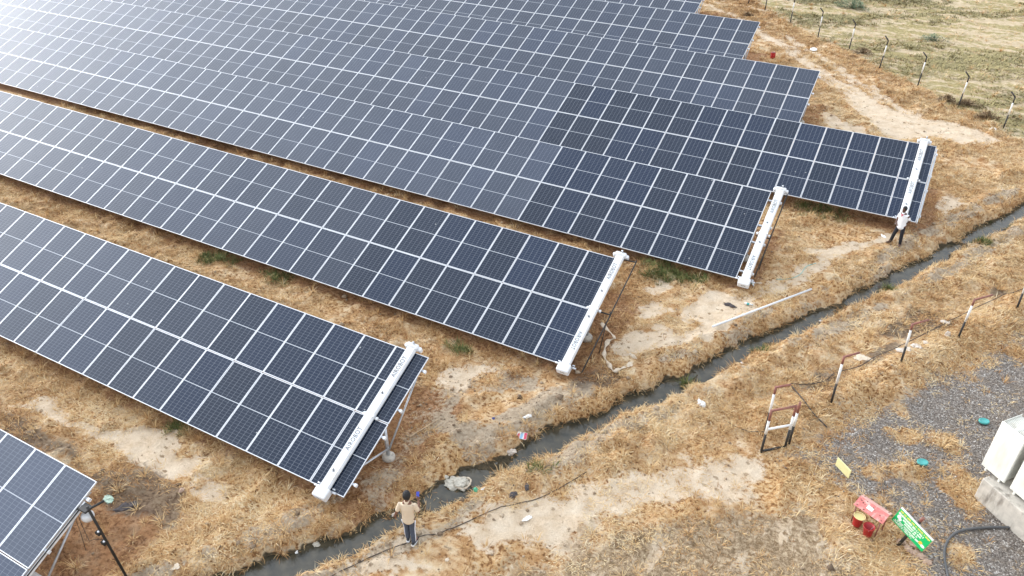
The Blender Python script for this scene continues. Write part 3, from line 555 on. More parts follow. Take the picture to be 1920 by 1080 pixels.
for r, (x0, y0, z0, nc) in ROWS.items():
    T = rowT(r); Ti = T.inverted(); row = thing('solar_panel_row', ROWLAB[r], 'solar array', T=T, group='solar panel rows')
    nind = min(nc, 50); rnd = random.Random(ord(r))
    for k in range(nind):
        for h in (0, 1):
            p = link('solar_panel', GLASS, row, Matrix.Translation((-(k+.5)*PITCH, h*(PH+.022), rnd.uniform(-.003, .003)))@Matrix.Rotation(rnd.uniform(-.0035, .0035), 4, 'Y')@Matrix.Rotation(rnd.uniform(-.003, .003), 4, 'X'))
            p['dust'] = max(0, dust_of(r, k)*rnd.uniform(.85, 1.15)+rnd.uniform(-.01, .03)); link('frame', FRAME, p)
    if nc > nind:
        mb = MB()
        for k in range(nind, nc):
            for h in (0, 1):
                o = Vector((-(k+.5)*PITCH, h*(PH+.022), 0))
                mb.add([o+Vector(q) for q in ((-PW/2+fw, fw, -.004), (PW/2-fw, fw, -.004), (PW/2-fw, PH-fw, -.004), (-PW/2+fw, PH-fw, -.004))], [(0, 1, 2, 3)], 0, [[(0, 0), (1, 0), (1, 1), (0, 1)]])
                for a, b in (((-PW/2, 0, -th_), (PW/2, fw, 0)), ((-PW/2, PH-fw, -th_), (PW/2, PH, 0)), ((-PW/2, fw, -th_), (-PW/2+fw, PH-fw, 0)), ((PW/2-fw, fw, -th_), (PW/2, PH-fw, 0))): mb.box(o+Vector(a), o+Vector(b), 1)
        q = mb.obj('distant_panels', [M['cell'], M['alu']], row); q['kind'] = 'stuff'; q['dust'] = .45
    ext = .09 if r not in 'D' else .5
    for s in PURL:
        mb = MB(); mb.box((-nc*PITCH, s*SLEN-.03, -.115), (ext, s*SLEN+.03, -.04)); mb.bevbox((ext-.05, s*SLEN-.045, -.13), (ext+.03, s*SLEN+.045, -.037), .01, 1); mb.obj('purlin', [M['galv'], M['white']], row)
    for i in range(6):
        xf = -.16-i*3*PITCH
        if -xf > nc*PITCH: break
        mb = MB(); mb.box((xf-.035, .25, -.22), (xf+.035, SLEN-.25, -.118)); mb.obj('rafter', M['galv'], row)
        def loc(x, yy, zz): return Ti@Vector((x0+x, y0+yy, zz))
        ym = SLEN*.5*math.cos(TILT); zt = z0+.6+SLEN*.5*math.sin(TILT)-.2; g = gz(x0+xf, y0+ym)
        mb = MB(); mb.tube([loc(xf, ym, g-.1), loc(xf, ym, zt)], .055, 10); mb.obj('post', M['galv'], row)
        mb = MB(); c = loc(xf, ym, g-.05); n = loc(xf, ym, g+.16)
        mb.tube([c, c.lerp(n, .7), n], [.2, .19, .14], 12); mb.obj('footing', M['concrete'], row)
        for sy, zb in ((.22, .42), (.86, .36)):
            mb = MB(); p = loc(xf+.05, ym, g+zb); q = Vector((xf+.05, sy*SLEN, -.17)); mb.tube([p, q], .03, 8); mb.obj('brace', M['galv'], row)
    if r in 'AE':
        mb = MB(); mb.box((.015, .05, -.14), (.055, SLEN-.5 if r == 'A' else SLEN-.1, -.05)); mb.obj('edge_rail', M['white'], row)
        mb = MB(); mb.tube([(.075, .3, -.03), (.07, SLEN*.5, -.035), (.075, SLEN-.6, -.03)], .022, 6); mb.obj('cable', M['black'] if r == 'A' else M['box'], row)
    if r in 'CD':
        mb = MB(); xo = .62 if r == 'C' else .6; zz = .04 if r == 'C' else -.08
        mb.tube([(xo, SLEN+.08, zz), (xo, SLEN*.5, zz-.02), (xo-.02, -.05 if r == 'C' else .35, zz-.05)], .024, 8)
        mb.tube([(xo, SLEN+.04, zz+.1), (xo, SLEN+.04, zz-.02), (.1, SLEN+.0, zz-.02)], .024, 8); mb.tube([(xo, SLEN*.5, zz+.12), (xo, SLEN*.5, zz-.02), (.05, SLEN*.5, zz-.03)], .024, 8)
        q = loc(.5, ym-.5, gz(x0+.5, y0+ym-.5)-.05); mb.tube([(xo, SLEN*.42, zz-.02), q], .016, 6)
        tag(mb.obj('docking_rail', M['black'], row), 'thin black pipe rail beside the row end')
# ------------------------------------------------------------------ cleaning robots
def text_mesh(body, ln, ht):
    cu = bpy.data.curves.new('lettering', 'FONT'); cu.body = body; cu.size = 1; cu.extrude = 0.0; cu.offset = 0.012; cu.space_character = 1.12; cu.resolution_u = 3
    o = bpy.data.objects.new('lettering', cu); COL.objects.link(o); bpy.context.view_layer.update()
    m = bpy.data.meshes.new_from_object(o.evaluated_get(bpy.context.evaluated_depsgraph_get())); bpy.data.objects.remove(o); bpy.data.curves.remove(cu)
    c = np.zeros(len(m.vertices)*3); m.vertices.foreach_get('co', c); c = c.reshape(-1, 3); lo, hi = c.min(0), c.max(0)
    c[:, 0] = ((c[:, 0]-lo[0])/(hi[0]-lo[0])-.5)*ln; c[:, 1] = ((c[:, 1]-lo[1])/(hi[1]-lo[1])-.5)*ht; c[:, 2] = 0
    m.vertices.foreach_set('co', c.ravel()); m.materials.clear(); m.materials.append(M['ink']); m.name = 'lettering'; m.update(); return m
LETT = text_mesh('AIROBOT', .72, .145)
lb = MB(); lb.add([(1.1*a, 1.1*b, 0) for a, b in ((-.02, -.05), (.03, -.01), (.055, .06), (.012, .02), (.0, .065), (-.02, .0), (-.05, .03))], [(0, 1, 3, 5), (1, 2, 3), (5, 3, 4), (0, 5, 6)]); LOGO = lb.mesh('logo_mark', M['ink'])
def robot(r, xc, label, texts, logos):
    T = rowT(r)@Matrix.Translation((xc, 0, 0)); rb = thing('cleaning_robot', label, 'cleaning robot', T=T, group='panel cleaning robots')
    L0, L1 = -.02, SLEN+.06; z0, z1 = .045, .17
    mb = MB(); prof = [(-.152, z0), (.152, z0), (.157, z0+.05), (.122, z1), (-.122, z1), (-.157, z0+.05)]
    for a, b in ((L0, SLEN*.5-.02), (SLEN*.5+.02, L1)):
        mb.add([(x, yy, z) for yy in (a, b) for x, z in prof], [(5, 4, 3, 2, 1, 0), (6, 7, 8, 9, 10, 11)]+[(i, (i+1) % 6, 6+(i+1) % 6, 6+i) for i in range(6)])
    mb.obj('cover', M['white'], rb)
    mb = MB(); mb.box((-.165, SLEN*.5-.035, .03), (.165, SLEN*.5+.035, .178)); mb.bevbox((-.26, SLEN*.5-.045, .01), (-.186, SLEN*.5+.045, .09), .012); mb.bevbox((.186, SLEN*.5-.045, .01), (.26, SLEN*.5+.045, .09), .012); mb.obj('centre_joint', M['white'], rb)
    mb = MB(); mb.box((-.11, .05, .008), (.11, SLEN-.05, .044)); mb.obj('brush', M['brush'], rb)
    mb = MB(); mb.bevbox((-.2, L1-.02, -.02), (.2, L1+.14, .2), .035); mb.bevbox((-.29, L1+.0, -.06), (-.17, L1+.12, .12), .03); mb.bevbox((.17, L1+.0, -.06), (.29, L1+.12, .12), .03); mb.obj('top_housing', M['white'], rb)
    mb = MB(); mb.tube([(.05, L1+.1, .19), (.05, L1+.1, .27)], .022, 8); mb.lathe([(.0, .0), (.035, .01), (.035, .04), (.0, .055)], 10, 0, (.05, L1+.1, .265)); mb.obj('antenna', M['galv'], rb)
    mb = MB(); mb.bevbox((-.21, -.3, -.08), (.21, L0+.03, .175), .03); mb.obj('drive_housing', M['white'], rb)
    mb = MB()
    for i in range(3): mb.box((-.06+i*.055, -.305, .05), (-.025+i*.055, -.299, .08))
    mb.obj('indicator', M['ink'], rb)
    for sx in (-1, 1):
        mb = MB(); mb.tube([(sx*.2, -.01, .02), (sx*.36, -.01, .02)], .035, 10); mb.tube([(sx*.2, .07, .03), (sx*.29, .07, .03)], .025, 10); mb.obj('guide_wheel', M['galv'], rb)
    LR = L1-L0
    for t, d in texts:
        o = link('lettering', LETT, rb, Matrix.Translation((0, L1-t*LR, z1+.0025))@Matrix.Rotation(math.pi/2*d, 4, 'Z'))
    for t, d in logos: link('logo_mark', LOGO, rb, Matrix.Translation((0, L1-t*LR, z1+.0025))@Matrix.Rotation(math.pi/2*d, 4, 'Z'))
robot('B', -.60, 'white cleaning robot on the end panels nearest the man in a cream shirt', [(.153, 1), (.675, 1)], [(.35, 1), (.89, 1)])
robot('C', .03, 'white cleaning robot flush with its row end beside a black pipe frame', [(.16, 1), (.80, -1)], [(.35, 1), (.587, -1)])
robot('D', .33, 'white cleaning robot parked off its row end with a gap to the panels', [(.20, 1), (.835, -1)], [(.39, 1), (.61, -1)])
robot('E', -.53, 'white cleaning robot behind the man in the white shirt', [(.20, 1), (.63, 1)], [(.39, 1), (.84, 1)])
# ------------------------------------------------------------------ fence posts
mb = MB(); H1 = 1.72
mb.tube([(0, 0, -.3), (0, 0, .78)], .038, 8, 0); mb.tube([(0, 0, .78), (0, 0, 1.42)], .039, 8, 1); mb.tube([(0, 0, 1.42), (0, 0, H1)], .038, 8, 0); POLE = mb.mesh('pole', [M['blackpaint'], M['postwhite']])
mb = MB(); mb.tube([(0, 0, H1-.01), (-.05, 0, H1+.05), (-.26, 0, H1+.24)], .040, 8); ARM = mb.mesh('bent_arm', M['blackpaint'])
fl = ['farthest fence post, cut off at the top edge of the photo', 'black based fence post second from the top edge of the photo', 'black and white fence post third from the top edge, its bent tip cut off',
      'black and white bent top fence post nearest the small white disc', 'black and white bent top fence post beside the dark brown dry bush', 'black and white bent top fence post with a dark clump at its foot', 'black and white bent top fence post third from the right edge',
      'black and white bent top fence post second from the right edge', 'black and white bent top fence post by the white bag near the right edge']
for i, (px, py) in enumerate([(1403, 7), (1434.4, 19), (1481.8, 42.5), (1533.4, 70), (1591.6, 93.5), (1649, 127.8), (1720.6, 161), (1796.5, 199.8), (1880.7, 241.5)]):
    p = ground(px, py); o = thing('fence_post', fl[i], 'fence post', p, random.uniform(-.2, .2), 'fence posts along the green field'); o.rotation_euler = (random.uniform(-.03, .03), random.uniform(.0, .05), random.uniform(-.25, .05))
    link('pole', POLE, o); link('bent_arm', ARM, o)
def near_post(px, py, tx, ty, ax, ay, label, h=None):
    p = ground(px, py); hs = np.linspace(.4, 2.4, 201); Q = np.array(p)[None]+np.stack([0*hs, 0*hs, hs], -1); a, b, _ = proj(Q); h = float(hs[np.argmin((b-ty)**2+(a-tx)**2)])
    q = at(ax, ay, p.z+h+.02); o = thing('bent_post', label, 'fence post', p, 0, 'posts along the ditch side strip')
    lean = at(tx, ty, p.z+h)-np.array(p); o_t = Vector(lean)
    mb = MB(); mb.tube([(0, 0, -.2), o_t*.42], .035, 8, 0); mb.tube([o_t*.42, o_t*.84], .036, 8, 1); mb.tube([o_t*.84, o_t], .035, 8, 2); mb.obj('pole', [M['blackpaint'], M['postwhite'], M['maroon']], o)
    mb = MB(); d = Vector(q)-p; mb.tube([o_t*.985, d], .033, 8); mb.obj('bent_arm', M['maroon'], o); return p, h
near_post(1560, 750, 1583, 668, 1612, 661, 'maroon topped bent post closest to the gate frame')
near_post(1690, 678, 1711.5, 607, 1741, 600, 'maroon topped bent post standing beside a heap of pale rubble')
near_post(1797, 632, 1828, 561, 1861, 553, 'tallest maroon topped bent post, third out from the gate frame')
near_post(1906.7, 578.7, 1934, 508, 1966, 500, 'bent post cut off by the right edge of the photo')
near_post(1435, 806, 1455, 725, 1483, 721, 'maroon topped bent post right behind the gate frame')
# gate frame
gp = ground(1427, 848); gq = ground(1472, 838); gf = thing('gate_frame', 'small maroon, white and black pipe gate frame standing by the gravel edge', 'gate', gp)
def hfit(px, py, tx, ty):
    p = ground(px, py); hs = np.linspace(.2, 2.4, 221); a, b, _ = proj(np.array(p)[None]+np.stack([0*hs, 0*hs, hs], -1)); return float(hs[np.argmin((b-ty)**2+(a-tx)**2)])
gh = hfit(1427, 848, 1452, 770); ds = gq-gp; ds.z = 0; upv = Vector((0, 0, gh))
for off, nm in ((Vector(), 'pipe_upright'), (ds, 'pipe_upright'), (ds*1.12+Vector((0, .12, 0)), 'pipe_upright')):
    mb = MB(); mb.tube([off-Vector((0, 0, .15)), off+upv*.45], .036, 8, 0); mb.tube([off+upv*.45, off+upv*.76], .037, 8, 1); mb.tube([off+upv*.76, off+upv*(1.0 if nm else 1)], .036, 8, 2); mb.obj(nm, [M['blackpaint'], M['postwhite'], M['maroon']], gf)
for f, m_ in ((.03, 'blackpaint'), (.55, 'postwhite'), (.985, 'maroon')):
    mb = MB(); mb.tube([upv*f, ds+upv*f], .034, 8); mb.obj('crossbar', M[m_], gf)
# ------------------------------------------------------------------ cables, pipes and sticks lying about
def lay(name, pts, r, m_, label, cat, lift=0.0, n=6):
    P = [ground(a, b) for a, b in pts]; P = [p+Vector((0, 0, r+lift)) for p in P]; out = []
    for i in range(len(P)-1):
        a, b, c, d = P[max(i-1, 0)], P[i], P[i+1], P[min(i+2, len(P)-1)]
        for t in np.linspace(0, 1, n, endpoint=False):
            q = .5*((2*b)+(c-a)*t+(2*a-5*b+4*c-d)*t*t+(3*b-a-3*c+d)*t**3); q.z = max(q.z, gz(q.x, q.y)+r*.6+lift); out.append(q)
    out.append(P[-1]); mb = MB(); mb.tube(out, r, 8); return tag(mb.obj(name, M[m_]), label, cat)
lay('cable', [(600, 1095), (660, 1062), (720, 1034), (765, 1018), (830, 998), (880, 977), (930, 955), (1000, 938), (1045, 918), (1100, 885)], .012, 'wire', 'long dark cable running along the bank behind the man in a cream shirt', 'cable')
lay('hose', [(1790, 1130), (1775, 1075), (1770, 1035), (1782, 1008), (1808, 995), (1860, 990), (1910, 990), (1990, 980)], .036, 'hose', 'thick dark hose curving over the gravel in front of the concrete plinth', 'hose')
lay('cable', [(1484, 727), (1505, 752), (1525, 778), (1550, 804)], .02, 'wire', 'short black cable running down from the gate post to the gravel', 'cable', .04)
lay('cable', [(1482, 722), (1510, 724), (1545, 718), (1575, 700), (1610, 690), (1640, 672), (1680, 655), (1730, 630), (1790, 600), (1850, 570), (1935, 538)], .013, 'wire', 'thin dark cable strung through the straw past the maroon topped posts', 'cable', .06)
lay('cable', [(1365, 792), (1385, 803), (1410, 810), (1434, 811)], .012, 'wire', 'thin cable ending at the foot of the post behind the gate frame', 'cable')
lay('cable', [(1680, 1020), (1712, 1030), (1735, 1045), (1745, 1060)], .012, 'wire', 'thin cable on the stones below the green sign', 'cable')
lay('cord', [(1455, 524), (1480, 523), (1500, 515), (1512, 500), (1530, 494)], .012, 'tealwire', 'pale teal cord lying on the sandy path', 'cord')
p, q = ground(1333, 628), ground(1518, 555); pz = max(gz(*p.lerp(q, t).xy)-p.lerp(q, t).z for t in np.linspace(0, 1, 60))+.12; mb = MB(); mb.tube([p+Vector((0, 0, pz)), q+Vector((0, 0, pz))], .038, 10); tag(mb.obj('pipe', M['pvc']), 'long straight grey white pipe lying on the ditch bank', 'pipe')
lay('stick', [(767, 822), (793, 806), (821, 789)], .022, 'wood', 'pale wooden stick on the ground right of the open row end', 'stick', .02)
lay('stick', [(833, 1024), (845, 1029)], .02, 'wood', 'short dark stick on the sand behind the man in a cream shirt', 'stick', .0)
# ------------------------------------------------------------------ transformer on its plinth
a, b = ground(1826, 930), ground(1905, 1003); dx = (b-a); dx.z = 0; dx.normalize(); dyv = Vector((-dx.y, dx.x, 0))
hp = .76; TM = Matrix(((dx.x, dyv.x, 0, a.x), (dx.y, dyv.y, 0, a.y), (0, 0, 1, a.z-.05), (0, 0, 0, 1)))
pl = thing('plinth', 'stained concrete plinth under the cream transformer at the right edge', 'plinth', T=TM)
mb = MB(); mb.bevbox((0, 0, -.2), (4.2, 2.8, hp), .02); mb.obj('block', M['concrete'], pl)
tr = thing('transformer', 'cream transformer with ribbed radiator banks on the concrete plinth', 'transformer', T=TM@Matrix.Translation((0, 0, hp)))
TH = 1.62
mb = MB(); mb.bevbox((.18, 1.0, .0), (3.6, 2.4, 1.75), .03); mb.obj('tank', M['cream'], tr)
for i in range(4):
    x = -.32+i*.88; rd = MB(); rd.bevbox((x, .24, .10), (x+.72, .30, .10+TH), .02)
    for k in range(12): rd.box((x+.03, .305+k*.052, .14), (x+.69, .327+k*.052, .06+TH))
    rd.tube([(x+.36, .26, TH+.02), (x+.36, 1.06, TH+.02)], .06, 10); rd.tube([(x+.36, .26, .2), (x+.36, 1.06, .2)], .05, 10)
    rd.bevbox((x+.01, .31, TH+.0), (x+.025, .95, TH+.09), .004); rd.bevbox((x+.695, .31, TH), (x+.71, .95, TH+.09), .004)
    for q in (.12, .54): rd.bevbox((x+q, .25, .0), (x+q+.06, .34, .105), .01)
    for q in (.06, .66): rd.tube([(x+q, .225, .16), (x+q, .24, .16)], .014, 8); rd.tube([(x+q, .225, TH+.03), (x+q, .24, TH+.03)], .014, 8)
    rd.obj('radiator_bank', M['cream'], tr)
# ------------------------------------------------------------------ green sign, bucket stand, yellow board, pit covers
def frame_from(px0, py0, px1, py1):
    a, b = ground(px0, py0), ground(px1, py1); d = b-a; d.z = 0; d.normalize(); return d
sd = Vector(at(1732, 1020, .45)-at(1672, 967, .45)).normalized(); sn = Vector((sd.y, -sd.x, 0))                      # sign faces the camera side
sp = ground(1684, 1022); ST = Matrix(((sd.x, -sn.x, 0, sp.x), (sd.y, -sn.y, 0, sp.y), (0, 0, 1, sp.z), (0, 0, 0, 1)))
sg = thing('sign_board', 'green printed sign board on a dark leaning post at the gravel edge', 'sign', T=ST@Matrix.Rotation(math.radians(9), 4, 'Y')@Matrix.Rotation(math.radians(-12), 4, 'X'))
mb = MB(); mb.tube([(0, 0, -.2), (.0, 0, 1.02)], .04, 8, 0); mb.tube([(.0, 0, 1.02), (0, 0, 1.16)], .041, 8, 1); mb.obj('post', [M['blackpaint'], M['maroon']], sg)
bw, z0s, z1s = .49, .46, .92
mb = MB(); mb.box((-bw, -.075, z0s), (bw, -.045, z1s), 0); mb.box((-bw-.01, -.078, z1s), (bw+.01, -.042, z1s+.035), 1); mb.obj('board', [M['sign'], M['postwhite']], sg)
mb = MB(); yv = -.0775; rr = random.Random(5)
def pr(x0_, x1_, zc, h, mi): mb.add([(x0_, yv, zc-h/2), (x1_, yv, zc-h/2), (x1_, yv, zc+h/2), (x0_, yv, zc+h/2)], [(0, 1, 2, 3)], mi)
def words(x0_, x1_, zc, h, mi):
    x = x0_
    while x < x1_-.02:
        w = rr.uniform(.012, .026); pr(x, min(x+w, x1_), zc+rr.uniform(-.004, .004), h*rr.uniform(.75, 1), mi); x += w+.006
        if rr.random() < .18: x += .022
words(-.45, .46, z1s-.055, .05, 0); words(-.46, .34, z1s-.13, .06, 1); words(-.28, .30, z1s-.20, .05, 1); words(-.20, .22, z1s-.26, .045, 1)
words(-.38, .15, z1s-.325, .036, 1); words(-.43, .12, z1s-.37, .034, 1); words(-.45, .14, z1s-.41, .034, 1); words(.08, .40, z1s-.335, .06, 1)
def disc(x, z, r, mi, n=14, sx=1, sz=1): mb.add([(x+r*sx*math.cos(6.283*k/n), yv-.001, z+r*sz*math.sin(6.283*k/n)) for k in range(n)], [tuple(range(n))], mi)
disc(-.39, z1s-.22, .062, 1, sx=.85); disc(-.34, z1s-.26, .045, 1); disc(.34, z1s-.30, .05, 2); disc(.42, z1s-.33, .06, 1, sz=.7)
mb.obj('print', [M['signy'], M['signw'], M['signo']], sg)
# bucket stand
sp = ground(1594, 976); sd = Vector(ground(1640, 1010)-sp); sd.z = 0; bl = sd.length; sd.normalize(); sn = Vector((sd.y, -sd.x, 0)); BT = Matrix(((sd.x, -sn.x, 0, sp.x), (sd.y, -sn.y, 0, sp.y), (0, 0, 1, sp.z), (0, 0, 0, 1)))
bs = thing('bucket_stand', 'faded red pitched roof stand with rust spots over two fire buckets', 'stand', T=BT)
hs_ = hfit(1594, 976, 1607, 946)
for x in (0.02, bl-.02):
    mb = MB(); mb.tube([(x, .02, -.15), (x, .02, hs_)], .018, 8); mb.tube([(x, .36, -.15), (x, .36, hs_+.05)], .018, 8); mb.obj('leg', M['maroon'], bs)
mb = MB(); zr = hs_+.10; x0, x1 = -.05, bl+.05
for (ya, za), (yb_, zb), mi in (((-.03, hs_-.03), (.24, zr), 0), ((.24, zr), (.42, hs_+.01), 1)):
    mb.add([(x0, ya, za), (x1, ya, za), (x1, yb_, zb), (x0, yb_, zb)], [(0, 1, 2, 3)], mi); mb.add([(x0, ya, za-.012), (x1, ya, za-.012), (x1, yb_, zb-.012), (x0, yb_, zb-.012)], [(3, 2, 1, 0)], mi)
rs = random.Random(3)
def onroof(u, v): return (u*bl, -.03+.27*v, hs_-.03+(zr-hs_+.03)*v+.004)
for k in range(9):
    u, v, q = rs.uniform(0, 1), rs.uniform(.1, .9), rs.uniform(.012, .032); mb.add([onroof(u+q*math.cos(j*1.047), v+q*2.2*math.sin(j*1.047)) for j in range(6)], [tuple(range(6))], 2)
mb.add([onroof(.33, .35), onroof(.56, .35), onroof(.56, .68), onroof(.33, .68)], [(0, 1, 2, 3)], 3)
mb.obj('roof', [M['fadered'], M['fadepink'], M['rust'], M['signw']], bs)
def bucket(px, py, label, liner):
    p = ground(px, py)+Vector((0, 0, .02)); o = thing('fire_bucket', label, 'bucket', p, rs.uniform(0, 6), 'red fire buckets'); o.rotation_euler[0] = .08; o.scale = (.88, .88, .95)
    mb = MB(); mb.lathe([(.105, 0), (.115, .01), (.155, .32), (.165, .325), (.165, .34), (.145, .335), (.10, .05), (.0, .045)], 24); mb.obj('pail', M['red'], o)
    mb = MB()
    if liner: mb.lathe([(.10, .20), (.138, .26), (.15, .345), (.172, .35), (.168, .335), (.148, .33)], 24); mb.obj('liner', M['yellowlin'], o); mb = MB(); mb.lathe([(.0, .205), (.098, .21), (.0, .212)], 16); mb.obj('fill', M['darkin'], o)
    else: mb.lathe([(.0, .06), (.10, .065), (.0, .068)], 16); mb.obj('fill', M['darkin'], o)
    mb = MB(); mb.tube([(-.165*math.cos(t), .08-.02*math.sin(t), .33+.03*math.sin(t)-.11*math.sin(t)) for t in np.linspace(0, math.pi, 10)], .005, 6); mb.obj('handle', M['galv'], o)
bucket(1605, 985, 'red fire bucket with a yellow liner under the faded stand', True); bucket(1625.5, 1004, 'empty red fire bucket with a white mark, lower of the pair', False)
# yellow board
p = ground(1566, 873); q = ground(1591, 897); yd = (q-p); yd.z = 0; hb = hfit(1566, 873, 1572, 859); yl = yd.length; yd.normalize()
YT = Matrix(((yd.x, -yd.y, 0, p.x), (yd.y, yd.x, 0, p.y), (0, 0, 1, p.z), (0, 0, 0, 1))); yb = thing('notice_board', 'small blank pale yellow board stuck in the gravel edge', 'board', T=YT)
mb = MB(); mb.bevbox((0, -.012, .03), (yl, .012, .03+hb), .004); mb.obj('panel', M['yboard'], yb)
for x in (.08, yl-.08): mb = MB(); mb.tube([(x, .03, -.12), (x, .03, hb*.8)], .014, 6); mb.obj('stake', M['galv'], yb)
for px, py, lab in ((1843, 794, 'teal oval pit cover nearer the transformer'), (1728, 871, 'teal oval pit cover beside the golden grass tuft')):
    p = ground(px, py); o = thing('pit_cover', lab, 'pit cover', p, .5, 'teal pit covers on the gravel'); o.scale = (.8, .8, .9); mb = MB(); mb.lathe([(.13, -.05), (.14, .07), (.0, .08)], 18, sx=1.25); mb.obj('base', M['dkbase'], o)
    mb = MB(); mb.lathe([(.145, .075), (.155, .09), (.155, .13), (.13, .145), (.125, .138), (.0, .14)], 20, sx=1.25); mb.obj('lid', M['teal'], o)
# ------------------------------------------------------------------ instrument pole at the front row
b0 = ground(240, 1086); top = Vector(at(166, 955, 1.95)); ip = thing('instrument_pole', 'dark leaning instrument pole with a white dome box by the front row end', 'pole', b0)
d = top-b0; mb = MB(); mb.tube([(0, 0, 0)-d*.04 if False else Vector((0, 0, -.1)), d, d*1.04], .032, 10); mb.obj('pole', M['black'], ip)
mb = MB(); mb.tube([d+Vector((-.35, -.12, -.06)), d, d+Vector((.16, .33, .05))], .03, 8); mb.bevbox(tuple(d+Vector((-.22, -.12, -.03))), tuple(d+Vector((.04, .1, .03))), .01); mb.obj('bracket', M['black'], ip)
q = Vector(at(165, 969, 1.62))-b0; mb = MB(); mb.lathe([(.0, -.09), (.12, -.07), (.15, .0), (.15, .06), (.12, .12), (.0, .15)], 20, 0, tuple(q)); mb.tube([q, q.lerp(d*.95, .9)], .015, 6); mb.obj('dome_box', M['white'], ip)
for t in (.52, .66):
    mb = MB(); c = d*t+Vector((-.09, -.03, 0)); mb.bevbox(tuple(c-Vector((.07, .05, .05))), tuple(c+Vector((.07, .05, .05))), .012, 0); mb.lathe([(.03, 0), (.03, .012), (0, .014)], 10, 1, tuple(c+Vector((.02, 0, .052)))); mb.obj('sensor', [M['black'], M['white']], ip)
mb = MB(); w0 = d*.98+Vector((-.4, -.1, -.1)); mb.tube([w0, w0+Vector((.05, -.05, -.55)), w0+Vector((.3, -.15, -.8)), d*.62+Vector((-.25, -.1, -.15)), d*.55+Vector((-.1, 0, 0))], .007, 6); mb.tube([w0+Vector((-.05, -.05, 0)), w0+Vector((-.08, -.1, -.8)), w0+Vector((.0, -.2, -1.3))], .007, 6); mb.obj('cable', M['wire'], ip)
p = Vector(at(50, 1078, 1.05)); mb = MB(); mb.bevbox((-.16, -.3, -.3), (.16, .12, .12), .015, T=Matrix.Translation(p)@Matrix.Rotation(TILT, 4, 'X')); tag(mb.obj('junction_box', M['box']), 'grey junction box under the end of the front row', 'box')
# ------------------------------------------------------------------ litter
def crumple(name, px, py, s, m_, label, cat='litter', lift=0.0, seed=0, amp=.45, z=None, rz=None, group=None):
    p = ground(px, py) if z is None else Vector(at(px, py, z)); bm = bmesh.new(); bmesh.ops.create_icosphere(bm, subdivisions=3, radius=1); s = tuple(q*.70 for q in s); R = random.Random(seed or hash((px, py)) % 999)
    o3 = [R.uniform(0, 50) for _ in range(3)]
    from mathutils import noise as mn
    for v in bm.verts:
        n = mn.noise(v.co*1.6+Vector(o3))+.6*mn.noise(v.co*3.7+Vector(o3)); v.co *= 1+amp*n*1.3
        v.co.x *= s[0]; v.co.y *= s[1]; v.co.z = max(v.co.z, -.55)*s[2]+s[2]*.45
    me = bpy.data.meshes.new(name); bm.to_mesh(me); bm.free(); me.materials.append(M[m_])
    o = link(name, me); o.location = p+Vector((0, 0, lift)); o.rotation_euler = (0, 0, R.uniform(0, 6.28) if rz is None else rz); return tag(o, label, cat, group)
crumple('plastic_bag', 1315, 758, (.19, .14, .12), 'bag', 'white crumpled plastic bag on the straw of the far ditch bank')
crumple('cloth_rag', 990, 781, (.22, .08, .06), 'bag', 'white elongated rag above the bright pink packet', rz=.9)
crumple('plastic_scrap', 925, 785, (.07, .06, .04), 'dkblue', 'small dark blue plastic scrap left of the white elongated rag')
crumple('food_pouch', 893, 920, (.13, .09, .08), 'green', 'green pouch at the ditch edge beside the beige sack')
crumple('paper_scrap', 906, 917, (.09, .04, .03), 'bag', 'white scrap touching the green pouch')
crumple('cloth_rag', 963, 929, (.20, .14, .07), 'rag', 'dark grey rag on the near ditch bank')
crumple('old_shoe', 988, 915, (.16, .08, .08), 'rag', 'dark old shoe upslope of the dark grey rag', rz=2.2)
crumple('foam_scrap', 988, 973, (.20, .09, .05), 'bag', 'white torn foam scrap lying on open sand near the bottom')
crumple('paper_sheet', 329, 1063, (.15, .12, .03), 'cloth', 'pale crumpled paper near the bottom left sand patch')
crumple('plastic_scrap', 556, 1035, (.09, .06, .04), 'bag', 'white scrap at the lower left stretch of the ditch', z=WATER)
crumple('plastic_bag', 593, 1021, (.13, .11, .05), 'sack', 'greyish bag lying in the lower left stretch of the ditch', z=WATER)
crumple('paper_scrap', 838, 1050, (.08, .06, .03), 'cloth', 'small pinkish paper ball on the sand at the bottom')
crumple('cloth_rag', 1186, 668, (.22, .10, .06), 'cloth', 'curled cream rag upper of two right of the cloth strip', group='cream rags')
crumple('cloth_rag', 1181, 684, (.20, .13, .05), 'cloth', 'curled cream rag lower of two right of the cloth strip', group='cream rags')
crumple('plastic_scrap', 1540, 603, (.11, .08, .05), 'bag', 'white scrap floating midway along the upper ditch', z=WATER)
crumple('plastic_scrap', 1391, 681, (.07, .06, .04), 'bag', 'small white scrap at the ditch edge below the long pipe')
crumple('plastic_bag', 1863, 238, (.26, .18, .15), 'bag', 'white bag beside the last black and white fence post')
crumple('paper_scrap', 1657, 444, (.19, .09, .05), 'bag', 'white crumpled wrapper left of the man in the white shirt')
crumple('plastic_scrap', 203, 936, (.24, .16, .04), 'palegreen', 'pale green plastic scrap on the burnt ground')
crumple('charred_scrap', 236, 952, (.38, .2, .06), 'rag', 'blackened rubbish beside the pale green plastic scrap')
crumple('plastic_scrap', 1423, 531, (.20, .07, .03), 'cloth', 'pinkish strip right of the robot parked off its row end', rz=.5)
crumple('paper_scrap', 1620, 756, (.10, .06, .03), 'bag', 'tiny pale scrap on the brown straw below the gate side post') if False else None
crumple('dung_heap', 1368, 573, (.30, .12, .07), 'rag', 'dark dung on the pale sand left of the small bottle')
crumple('foam_block', 1776, 629, (.12, .10, .17), 'palestone', 'pale upright block in the straw left of the tallest maroon topped post')
